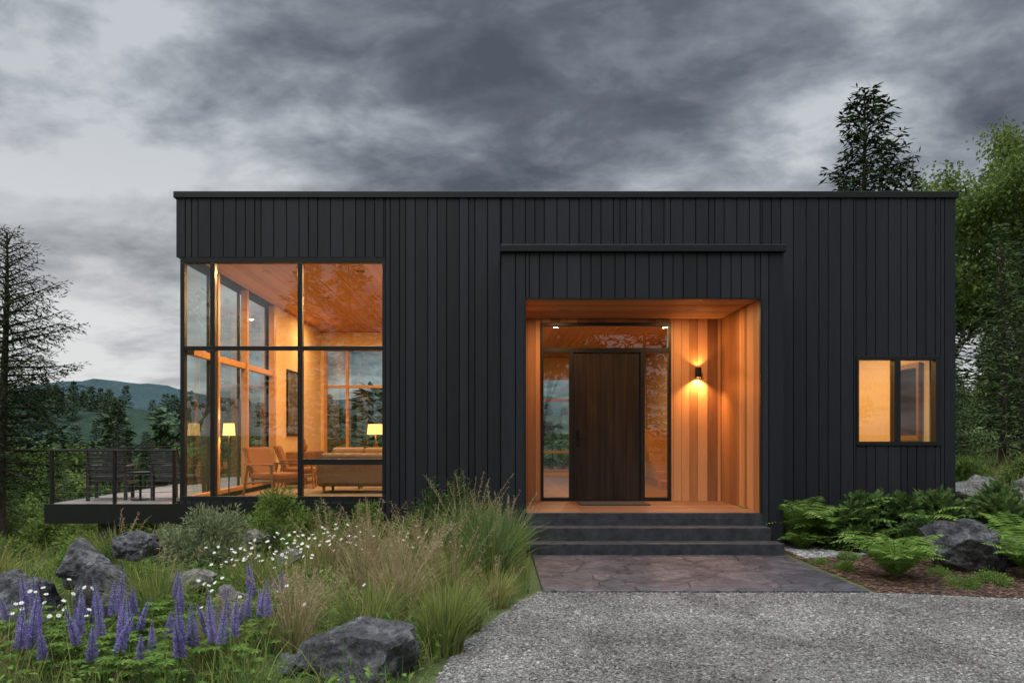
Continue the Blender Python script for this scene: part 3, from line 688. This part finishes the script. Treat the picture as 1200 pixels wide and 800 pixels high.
def fern_mesh(name,L,nf,seed):
    g=np.random.default_rng(seed); A=Acc()
    for i in range(nf):
        az=i/nf*6.28+g.uniform(-.25,.25); l=L*g.uniform(.7,1.1); el0=g.uniform(1.0,1.4); el1=g.uniform(-.5,.1)
        m=22; t=np.linspace(0,1,m); el=el0+(el1-el0)*t**1.3
        hx_=np.cumsum(np.cos(el))/m*l; z=np.cumsum(np.sin(el))/m*l
        side=g.uniform(-.15,.15)*t**2*l
        dh=np.array([math.cos(az),math.sin(az)]); ds=np.array([-dh[1],dh[0]])
        P=np.c_[hx_[:,None]*dh+side[:,None]*ds,z]
        A.tube(P,np.linspace(.005,.0015,m),4,0)
        T=np.gradient(P,axis=0); T=unit(T); S=np.array([ds[0],ds[1],0.])
        nn=unit(np.cross(T,S[None])); w_=.26*l*np.sin(np.pi*np.clip(t,.02,1)**.75)**.8*(1-.3*t)+.01
        for sg in (-1,1):
            D=unit(sg*S[None]*1.+T*.35+np.array([0,0,-.18]))
            A.leaves(P[2:],D[2:]+g.normal(size=(m-2,3))*.07,nn[2:]+g.normal(size=(m-2,3))*.15,w_[2:],np.full(m-2,l/m*.8),0,.1)
    return A.mesh(name,[L_fern])
def put(name,me,x,y,s=1,rz=None,dz=0,z=None,sz=None):
    o=link(bpy.data.objects.new(name,me)); o.location=(x,y,(float(H(x,y)) if z is None else z)+dz)
    o.scale=(s,s,sz or s); o.rotation_euler=(0,0,random.uniform(0,6.28) if rz is None else rz); return o
S1=shrub_mesh('shrub_a',.45,.8,4200,.055,L_shr,1); S2=shrub_mesh('shrub_b',.45,.75,3400,.062,L_shrD,2); SS=shrub_mesh('sage_shrub',.42,.8,7500,.055,L_sage,3,40,.25)
SB=shrub_mesh('broadleaf_shrub',.5,.7,2400,.10,L_shrD,4,22,.6); SL=shrub_mesh('low_groundcover',.45,.25,2400,.045,L_shr,5)
K1=spiky_mesh('perennial_a',.75,.34,46,.10,L_shr,1); K2=spiky_mesh('perennial_b',.9,.32,40,.12,L_shrD,2,.18)
F1=fern_mesh('fern_a',.8,24,1); F2=fern_mesh('fern_b',.75,20,2)
put('sage_shrub',SS,-3.15,-2.0,1.25); put('sage_shrub',SS,-3.75,-1.6,.8)
for x,y,s,m in [(-2.85,-.3,1.05,S1),(-2.45,.2,.75,S2),(-1.65,-.2,.9,S1),(-1.1,.4,.8,S2),(-.2,.5,.8,S2),(-3.4,.2,.8,S2),(-4.3,-.1,.6,S2),(-2.1,-1.0,.55,S1),(-4.7,.3,.45,S1),(-7.6,1.2,.8,S2),(-4.6,-2.0,.55,S1),(-6.2,-2.4,.5,S2)]:
    put('garden_shrub',m,x,y,s)
for x,y,s,m in [(-.85,.1,1.1,K2),(-.5,.35,1.2,K2),(-.15,.0,1.,K1),(-1.1,-.5,.85,K1),(-.6,-.7,.9,K1),(-1.9,-.6,.8,K1),(-.1,-.6,.75,K2),(-2.3,-.4,.8,K2),(-1.5,-1.3,.7,K1),(-1.9,-1.9,.6,K1),(-2.6,-1.5,.6,K2),(-2.9,-2.8,.55,K1),(-1.3,-3.0,.5,K1),(-3.9,-2.7,.6,K2),(-4.5,-3.0,.5,K1),(.1,.3,.8,K2)]:
    put('leafy_perennial',m,x,y,s)
for x,y,s in [(5.05,.15,1.2),(5.6,.2,1.2),(5.5,-.5,.8),(6.3,.2,1.25),(6.9,-.2,1.2),(7.4,.6,1.2),(7.2,-1.3,.9),(4.85,-.3,.6),(7.9,-.4,1.)]: put('broadleaf_shrub',SB,x,y,s)
for x,y,s in [(4.3,.3,1.5),(4.75,.25,1.4),(4.2,-.05,.6),(5.05,-.25,.85),(4.42,-2.0,1.1),(6.0,-1.95,1.1),(6.7,-.9,1.1),(7.3,-.6,1.1),(6.1,-.35,1.),(7.6,-1.9,.9),(6.6,-2.4,.8),(8.3,.3,1.),(7.8,1.1,1.),(5.9,.3,1.4)]: put('fern',random.choice([F1,F2]),x,y,s)
for x,y,s in [(4.1,-1.5,.4),(4.85,-2.45,.42),(5.3,-2.3,.5),(4.0,-1.1,.3),(4.9,-1.2,.45),(6.4,-1.7,.6),(5.1,-.8,.4),(6.9,-2.8,.5),(5.0,-1.8,.35),(4.5,-.8,.4)]: put('groundcover_plant',SL,x,y,s)
def tuft_acc(A,x,y,n,h,r,spread,w,mi,z=None):
    a=rng.uniform(0,6.28,n); q=rng.uniform(0,1,n)**.6
    P=np.c_[x+np.cos(a)*q*r,y+np.sin(a)*q*r,np.zeros(n)]; P[:,2]=H(P[:,0],P[:,1]) if z is None else z
    ln=np.c_[np.cos(a),np.sin(a)]*(q*spread*rng.uniform(.4,1.3,n))[:,None]+rng.normal(0,.08,(n,2))
    A.blades(P,rng.uniform(.55,1.1,n)*h,ln,rng.uniform(.7,1.3,n)*w,mi,4)
def fountain(name,x,y,h,n,mats,mis,r=.12,spread=.6,w=.008,heads=0):
    e=empty(name,(x,y,float(H(x,y)))); A=Acc(); tuft_acc(A,x,y,n,h,r,spread,w,mis[0]); 
    if len(mis)>1: tuft_acc(A,x,y,n//2,h*.8,r,spread,w,mis[1])
    if heads:
        a=rng.uniform(0,6.28,heads); q=rng.uniform(0,1,heads)**.7
        for ai,qi in zip(a,q):
            hh=h*rng.uniform(.95,1.35); le=np.array([math.cos(ai),math.sin(ai)])*qi*spread*.6
            t=np.linspace(0,1,6); P=np.c_[x+math.cos(ai)*qi*r+le[0]*hh*t**2,y+math.sin(ai)*qi*r+le[1]*hh*t**2,float(H(x,y))+hh*t*(1-.1*t)]
            A.tube(P,np.full(6,.0015),3,2)
            k=34; u=rng.uniform(.66,1.,k); B=np.c_[np.interp(u,t,P[:,0]),np.interp(u,t,P[:,1]),np.interp(u,t,P[:,2])]
            D=rng.normal(size=(k,3))*.6+np.array([le[0]*.7,le[1]*.7,.8]); A.leaves(B,D,rng.normal(size=(k,3)),rng.uniform(.02,.045,k),.005,2,.2)
    o=A.obj('blades',mats); o.parent=e; o.location=(-e.location[0],-e.location[1],-e.location[2]); return e
GM=[L_grD,L_gr,L_str]
for x,y,h,n,hd in [(-.05,-2.4,.9,420,12),(-.3,-1.7,1.,420,12),(.1,-1.3,.8,320,8),(.15,-.75,.75,260,8),(-.45,-1.1,.8,260,8)]: fountain('ornamental_grass',x,y,h,n,GM,[0,1],.15,.7,.011,hd)
for x,y,h,n,hd in [(-.85,-3.7,.68,260,34),(-1.2,-3.3,.62,220,34),(-.4,-3.25,.62,220,28),(-1.5,-4.6,.5,220,34),(-1.3,-2.5,.7,180,26),(-.65,-2.6,.72,180,22),(-1.65,-4.0,.45,160,20),(-.9,-1.9,.7,160,16),(-1.75,-2.4,.6,140,16)]: fountain('feather_grass',x,y,h,n,GM,[2,1] if x<-.7 else [1,2],.15,.75,.006,hd)
fountain('ornamental_grass',-.38,-4.7,.55,420,GM,[1,0],.14,.5,.010,0); fountain('ornamental_grass',-.25,-4.1,.42,260,GM,[1,0],.13,.6,.009,4)
fountain('ornamental_grass',-1.9,-5.1,.4,260,GM,[1,2],.13,.7,.008,10); fountain('ornamental_grass',.0,-3.3,.4,240,GM,[1,2],.13,.7,.008,6)
for x,y in [(-4.4,-1.6),(-5.2,-2.6),(-2.3,-3.0),(-1.0,-4.2),(-2.7,-4.2)]: fountain('ornamental_grass',x,y,.5,260,GM,[1,0],.2,.8,.009,6)
def meadow(name,n,xr,yr,h0,h1,mats,w=.007,keep=None,pat=1.,seg=3):
    A=Acc(); P=np.c_[rng.uniform(*xr,n),rng.uniform(*yr,n)]
    den=.5+.5*np.sin(P[:,0]*2.3+1)*np.cos(P[:,1]*2.9)+.5*np.sin(P[:,0]*5+P[:,1]*4)
    k=rng.uniform(-.6,1.2,n)<den*pat+ (1-pat)*2
    if keep is not None: k&=keep(P)
    P=P[k]; den=den[k]; n=len(P); P=np.c_[P,H(P[:,0],P[:,1])-.01]
    mi=np.where(rng.uniform(0,1,n)<.2+.25*np.sin(P[:,0]*1.3+P[:,1]*1.1),2,rng.choice(2,n,p=[.35,.65])); hh=rng.uniform(h0,h1,n)*(.75+.7*rng.uniform(0,1,n)**3)*(1+.25*den)
    hh*=1-.5*sst(-4.4,-5.4,P[:,0])*sst(-1.6,0.,P[:,1])*(P[:,1]<4)
    ln=rng.normal(0,.35,(n,2))
    for m in range(3):
        q=mi==m; A.blades(P[q],hh[q],ln[q],rng.uniform(.6,1.4,q.sum())*w,m,seg)
    return A.obj(name,mats)
def lb(P):
    k=(P[:,0]<np.interp(P[:,1],[-9,-6.2,-5.3,-4.7,-3.8,-3.1,-2.7,-2.6,1],[-1.,-.5,-.42,-.33,-.05,.2,.4,.36,.36]))&~((P[:,1]>.8)&(P[:,0]>-4.8))&(np.abs(P[:,0])<(P[:,1]+10)*.9+.5)
    for x,y,z,sx,sy,sz,m in BO: k&=~((np.abs(P[:,0]-x)<sx*1.0)&(P[:,1]<y+.1)&(P[:,1]>y-.42))
    return k
meadow('meadow_grass',52000,(-8,.42),(-6.0,.85),.12,.38,GM,.008,lb)
meadow('meadow_grass',15000,(-20,-6),(-1,20),.2,.55,GM,.03,lb,.5,2)
meadow('meadow_grass',5000,(-6.8,-4.7),(.9,3),.1,.3,GM,.012,None,1.,2)
meadow('meadow_grass',8000,(6.9,16),(.2,14),.15,.45,GM,.02,None,1.,2)
A=Acc(); n=18000; P=np.c_[rng.uniform(-6,-.2,n),rng.uniform(-6,.6,n)]; 
den=np.sin(P[:,0]*1.9+2)*np.sin(P[:,1]*2.1)+.6*np.sin(P[:,0]*6)*np.sin(P[:,1]*5+1)
P=P[(den>-.25)&lb(P)]; n=len(P); P=np.c_[P,H(P[:,0],P[:,1])+rng.uniform(.01,.22,n)]
A.leaves(P,rng.normal(size=(n,3))*np.array([1,1,.4])+[0,0,.4],rng.normal(size=(n,3))*.5+[0,0,1],rng.uniform(.04,.1,n),rng.uniform(.015,.035,n),0,.2); A.obj('groundcover_foliage',[L_shr])
def lupine_mesh(seed):
    g=np.random.default_rng(seed); A=Acc(); hs=g.uniform(.42,.56)
    for s in range(1+int(g.integers(0,3))):
        bx,by=g.normal(0,.06,2); lx,ly=g.normal(0,.035,2); h=hs*g.uniform(.75,1.1)
        t=np.linspace(0,1,6); P=np.c_[bx+lx*t**2,by+ly*t**2,h*t]; A.tube(P,np.linspace(.006,.003,6),5,1)
        z0=.5; rows=18
        for r in range(rows):
            u=z0+(1-z0)*r/(rows-1); c=np.array([np.interp(u,t,P[:,i]) for i in range(3)])
            k=8 if r<rows-4 else 5; a=np.arange(k)/k*6.28+r*.5; rad=.028*(1-.78*((r/(rows-1))**1.6))
            B=c+np.c_[np.cos(a)*rad*.3,np.sin(a)*rad*.3,np.zeros(k)]
            D=np.c_[np.cos(a),np.sin(a),g.uniform(.2,.7,k)]
            A.leaves(B,D,np.tile([0,0,1.],(k,1)),rad*1.1,rad*.5,0,-.2); A.leaves(B,D,np.c_[-np.sin(a),np.cos(a),a*0],rad*1.1,rad*.5,0,.1)
    for l in range(16):
        a0=g.uniform(0,6.28); rr_=g.uniform(.06,.22); z=g.uniform(.08,.26); c=np.array([math.cos(a0)*rr_,math.sin(a0)*rr_,z])
        A.tube([(0,0,.02),tuple(c*[.6,.6,.7]),tuple(c)],[.003,.002,.002],3,1)
        k=9; a=np.arange(k)/k*6.28; A.leaves(np.tile(c,(k,1)),np.c_[np.cos(a),np.sin(a),np.full(k,.25)],np.tile([0,0,1.],(k,1)),.065,.017,1,.2)
    return A.mesh('lupine',[L_lup,L_shr])
LM=[lupine_mesh(i) for i in range(6)]
lp=empty('lupine_flowers'); rr=random.Random(3)
pts=[(-3.0,-5.15),(-2.95,-4.95),(-2.65,-5.3),(-2.5,-5.05),(-2.35,-5.35),(-2.2,-5.1),(-1.95,-4.9),(-2.25,-4.75),(-2.7,-4.85),(-3.2,-4.9),(-2.9,-5.35),(-1.7,-4.75),(-1.9,-5.2),(-2.15,-5.4),(-4.6,-4.0),(-4.9,-3.7),(-3.5,-5.0),(-1.95,-4.2),(-2.45,-5.5),(-2.8,-5.5),(-1.7,-5.4),(-2.0,-5.55),(-1.85,-3.7),(-2.1,-4.4),(-2.4,-4.5),(-3.35,-4.85),(-1.8,-4.45),(-2.6,-4.7)]
for x,y in pts:
    o=put('lupine',rr.choice(LM),x,y,rr.uniform(.8,1.2)); o.parent=lp
A=Acc(); 
cl_=[(-2.05,-2.9,.42,60),(-1.6,-2.5,.3,24),(-3.0,-4.9,.3,16),(-2.6,-2.6,.4,26),(-2.0,-4.6,.5,12),(-.5,-2.0,.4,10),(-1.0,-1.6,.5,14),(-3.2,-5.1,.2,10)]
for cx_,cy_,sp_,n in cl_:
    for _ in range(n):
        x=cx_+rng.normal()*sp_*.6; y=cy_+rng.normal()*sp_*.5; h=rng.uniform(.28,.5); z=float(H(x,y))
        lx,ly=rng.normal(0,.05,2); A.tube([(x,y,z),(x+lx*.3,y+ly*.3,z+h*.6),(x+lx,y+ly,z+h)],[.0025]*3,3,1)
        k=9; a=np.arange(k)/k*6.28; c=np.array([x+lx,y+ly,z+h]); nrm=unit(np.array([rng.normal()*.4,-.5+rng.normal()*.3,1.]))
        u=unit(np.cross(nrm,[1,0,0.])); v=np.cross(nrm,u)
        D=np.cos(a)[:,None]*u+np.sin(a)[:,None]*v; A.leaves(np.tile(c,(k,1)),D,np.tile(nrm,(k,1)),.019,.009,0)
        A.leaves((c-u*.005+nrm*.002)[None],u[None],nrm[None],.01,.01,2)
A.obj('daisy_flowers',[L_wht,L_gr,M_yel])

# ---------------------------------------------------------------- trees
def conifer_mesh(name,Ht,R,seed,nb=110,bare=.08,ls=.16,lw=.04,bl=14,needle=L_con,tr=.12,lean=0,irr=.35,pw=.8,step=.075,droop=.25,full=0.):
    g=np.random.default_rng(seed); A=Acc()
    t=np.linspace(0,1,10); ax=np.c_[lean*Ht*t**1.5+.02*Ht*np.sin(t*5)*.4,.01*Ht*np.sin(t*4+1),Ht*t]
    A.tube(ax,tr*(1-t)**.8+.012,8,1)
    for i in range(nb):
        u=((i+g.uniform(0,1))/nb); z=bare*Ht+(1-bare)*Ht*u**.92; f=(z-bare*Ht)/(Ht*(1-bare))
        az=i*2.399+g.normal()*.3
        L=R*((1-f)**pw)*g.uniform(1-irr,1.15)*(.85+.25*math.sin(az*1+seed+f*5))+.10*R*(1-f*.6)
        if f<.12: L*=.45+f*4.5
        base=np.array([np.interp(z,ax[:,2],ax[:,k]) for k in range(3)])
        e0=-.12+.75*f+g.normal()*.08
        m=6; s=np.linspace(0,1,m); dh=np.array([math.cos(az),math.sin(az)]); ds=np.array([-dh[1],dh[0],0])
        P=np.c_[base[0]+dh[0]*s*L,base[1]+dh[1]*s*L,base[2]+L*(e0*s-droop*s**2+.22*s**3)]
        A.tube(P,np.linspace(.018+.012*L,.005,m),4,1)
        nn=max(4,int(bl*L/R*1.4)+3)
        for k in range(nn):
            q=.12+.88*(k+.5)/nn; c=np.array([np.interp(q,s,P[:,j]) for j in range(3)])
            sg=1 if k%2 else -1
            l=(.42*L*(1-q)**.7+.10+.08*L)*g.uniform(.7,1.2)
            dd=unit(np.array([dh[0],dh[1],-.1])*.75+sg*ds*.8+np.array([0,0,g.normal()*.15-.1]))
            for mm in ((1,) if k<nn-1 else (1,2)):
                if mm==2: dd=unit(np.array([dh[0],dh[1],.15])); l*=1.1
                n=max(3,int(l/step)); v=np.linspace(.08,1,n)
                B=c+dd*(v*l)[:,None]; B[:,2]-=.12*l*v**2
                alt=np.where(np.arange(n)%2,1,-1)[:,None]
                sd=unit(np.cross(dd,[0,0,1.]))
                D=dd*.75+alt*sd*.65+g.normal(size=(n,3))*(.28+full*.3)+np.array([0,0,.05])
                A.leaves(B,D,g.normal(size=(n,3))*(.45+full)+np.array([0,0,1-full]),ls*g.uniform(.7,1.25,n),lw*g.uniform(.7,1.3,n),0,.08)
    return A.mesh(name,[needle,M_bark])
C1=conifer_mesh('spruce_a',12,2.6,11,130,.05,.28,.08,14,L_con,.17,step=.14,full=.3)
C2=conifer_mesh('spruce_b',12,2.3,12,120,.08,.28,.08,12,L_conD,.16,irr=.5,step=.14,full=.3)
C3=conifer_mesh('spruce_c',9,2.3,13,110,.03,.26,.075,13,L_con,.14,irr=.3,pw=.7,step=.13,full=.3)
BIG=conifer_mesh('pine_big',8.2,2.3,31,130,.2,.15,.03,22,L_conD,.14,lean=.015,irr=.6,pw=.6,step=.05,droop=.2,full=.2)
TOP=conifer_mesh('spruce_top',17,5.0,44,180,.1,.36,.10,23,L_conD,.24,irr=.6,pw=.82,step=.13,droop=.2,full=.3)
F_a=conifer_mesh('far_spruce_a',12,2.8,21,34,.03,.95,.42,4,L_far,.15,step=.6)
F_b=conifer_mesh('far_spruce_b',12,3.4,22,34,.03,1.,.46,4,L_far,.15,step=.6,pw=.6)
M_a=conifer_mesh('mid_spruce_a',12,2.7,23,80,.03,.45,.16,9,L_con,.15,step=.26,full=.3)
M_b=conifer_mesh('mid_spruce_b',12,2.4,24,80,.03,.45,.16,9,L_conD,.15,step=.26,irr=.5,full=.3)
def decid_mesh(name,Ht,R,seed,leaves=26000,ls=.13,mat=L_dec,levels=4,sgm=.032):
    g=np.random.default_rng(seed); A=Acc(); tips=[]
    def grow(p,d_,L,r,lev):
        m=5; t=np.linspace(0,1,m); bend=g.normal(size=3)*.14; P=p+d_*L*t[:,None]+bend*L*(t**2)[:,None]
        A.tube(P,np.linspace(r,r*.6,m),6 if lev<2 else 4,1)
        if lev>=levels-1:
            for q in (.5,.75,1.): tips.append(P[0]+(P[-1]-P[0])*q)
        if lev>=levels: return
        n=g.integers(3,5) if lev else 5
        for k in range(n):
            q=g.uniform(.4,1) if k else 1.
            if lev==0: q=.35+.65*k/(n-1)
            b=np.array([np.interp(q,t,P[:,j]) for j in range(3)])
            a=g.uniform(0,6.28); sp=g.uniform(.45,.95) if k<n-1 or lev else .2
            nd=unit(d_+sp*np.array([math.cos(a),math.sin(a),g.uniform(-.1,.4)]))
            grow(b,nd,L*g.uniform(.52,.75)*(R if lev==0 else 1),r*.55,lev+1)
    grow(np.zeros(3),np.array([0,0,1.]),Ht*.52,Ht*.014,0)
    T=np.array(tips); k=g.integers(0,len(T),leaves); sg=sgm*Ht
    P=T[k]+g.normal(size=(leaves,3))*sg*np.array([1,1,.75])
    A.leaves(P,g.normal(size=(leaves,3))+[0,0,-.2],g.normal(size=(leaves,3))*.7+[0,0,.8],ls*g.uniform(.6,1.3,leaves),ls*.65*g.uniform(.7,1.2,leaves),0,.2)
    return A.mesh(name,[mat,M_barkL])
D1=decid_mesh('birch_a',12,.8,5,20000,.18,sgm=.024); D2=decid_mesh('birch_b',10,.9,8,17000,.17,sgm=.024)
DM=decid_mesh('mid_birch',11,.85,9,4500,.42,L_dec,3,.045)
def snag():
    g=np.random.default_rng(2); A=Acc(); t=np.linspace(0,1,8); A.tube(np.c_[.2*t,0*t,13*t],.12*(1-t)+.015,6)
    for i in range(60):
        z=g.uniform(7,12.8); a=g.uniform(0,6.28); L=(13.4-z)*.28*g.uniform(.5,1.2)
        A.tube([(.2*z/13,0,z),(.2*z/13+math.cos(a)*L*.5,math.sin(a)*L*.5,z+.1*L),(.2*z/13+math.cos(a)*L,math.sin(a)*L,z+.5*L)],[.025,.016,.008],4)
    return A.mesh('dead_tree',[M_bark])
put('pine_tree',BIG,-12.2,8.0,.97,rz=2.0,z=-1.3)
put('spruce_tree',C2,-13.5,16.,.5,z=-3.2); put('spruce_tree',C1,-17,15,.5,z=-3)
put('spruce_tree',C3,-9.8,14.5,.42); put('spruce_tree',C1,-14.2,11.,.32); put('spruce_tree',C2,-10.6,12.,.3)
put('spruce_tree',TOP,15.1,20.,1.0,rz=1.2,z=-1.3)
put('dead_tree',snag(),16.9,19.,1.0,z=-.2)
for x,y,s,m in [(18.9,16,.82,D1),(21.5,17,.98,D1),(20.6,13,.82,D2),(24,22,1.05,D1),(26,17,.95,D2),(24.5,30,1.0,D1)]: put('birch_tree',m,x,y,s)
for x,y,s,m in [(10.6,7.2,.44,C3),(12.6,8.0,.5,C1),(13.6,6.4,.42,C3),(11.4,10.,.55,C3),(14.6,10,.55,C2),(16.5,9.,.5,C1),(12.8,13,.6,C3),(17.8,13,.62,C2),(9.7,5.4,.28,C3),(12.4,5.4,.3,C3)]: put('spruce_tree',m,x,y,s)
S3=shrub_mesh('wild_bush',1.,1.4,3600,.16,L_dec,9,30)
for x,y,s in [(9.2,4.2,.5),(10.2,3.8,.45),(11.6,3.6,.5),(13,4.2,.6),(8.8,6,.6),(12.4,2.6,.5),(-8.6,5.5,.7),(-10.2,6.8,.8),(-9.3,9.5,1.1),(-12.9,8.6,.9),(-11.3,5.2,.6),(-8,10.5,1.),(-14,6.5,.9),(-7.8,3.9,.5),(-16,9,1.2),(-8.6,2.8,.45),(-9.6,3.6,.55)]: put('wild_bush',S3,x,y,s)
fo=empty('distant_forest'); rr=random.Random(11)
def fput(me,x,y,s,par=fo):
    o=put('tree',me,x,y,s); o.parent=par
    o.scale=(s*rr.uniform(.9,1.35),)*2+(s*rr.uniform(.8,1.15),)
for _ in range(120):
    y=rr.uniform(18,62); x=rr.uniform(-1.05*(y+10),.02*(y+10)+3)
    if -17<x<-9 and y<20: continue
    gz=float(H(x,y)); top=1.58+rr.uniform(-.9,.7)*(y+10)*.028-.02*(y)
    s=max(.3,(top-gz)/12.); fput(rr.choice([M_a,M_a,DM,DM,DM,M_b]),x,y,min(s,1.5))
for _ in range(260):
    y=rr.uniform(60,220); x=rr.uniform(-.85*y,.3*y)
    fput(rr.choice([F_a,F_b,F_b]),x,y,rr.uniform(.8,1.4))
fr=empty('ridge_forest')
for _ in range(900):
    i=rr.randrange(4,hx.shape[0]//2+4); j=rr.randrange(hx.shape[1])
    x,y,z=hx[i,j]+rr.uniform(-6,6),hy[i,j]+rr.uniform(-4,4),hz[i,j]
    if abs(x)>.85*(y+10): continue
    o=link(bpy.data.objects.new('tree',rr.choice([F_a,F_b]))); o.location=(x,y,z-2); s=rr.uniform(.7,1.3); o.scale=(s*1.3,s*1.3,s); o.rotation_euler=(0,0,rr.uniform(0,6)); o.parent=fr
for _ in range(40):
    y=rr.uniform(24,60); x=rr.uniform(.66*(y+10),1.0*(y+10)); fput(rr.choice([M_a,M_b,DM,DM]),x,y,rr.uniform(.5,.75))
for x,y,s,m in [(-7.5,-26,1.0,M_a),(-11,-30,1.1,M_b),(-3.5,-34,.9,M_a),(3,-33,1.,DM),(9,-30,1.1,M_b),(14,-27,1.,DM),(-16,-27,1.,DM),(19,-30,1.1,M_a),(-22,-24,1.,M_a)]: put('birch_tree' if m is DM else 'spruce_tree',m,x,y,s)

# ---------------------------------------------------------------- camera
cd=bpy.data.cameras.new('Camera'); cam=link(bpy.data.objects.new('Camera',cd))
cam.location=(0,-10,1.58); cam.rotation_euler=(math.radians(90),0,0)
cd.sensor_width=36; cd.lens=25.5; cd.shift_x=.0167; cd.shift_y=.0917; cd.clip_end=5000; cd.clip_start=.05
sc.camera=cam
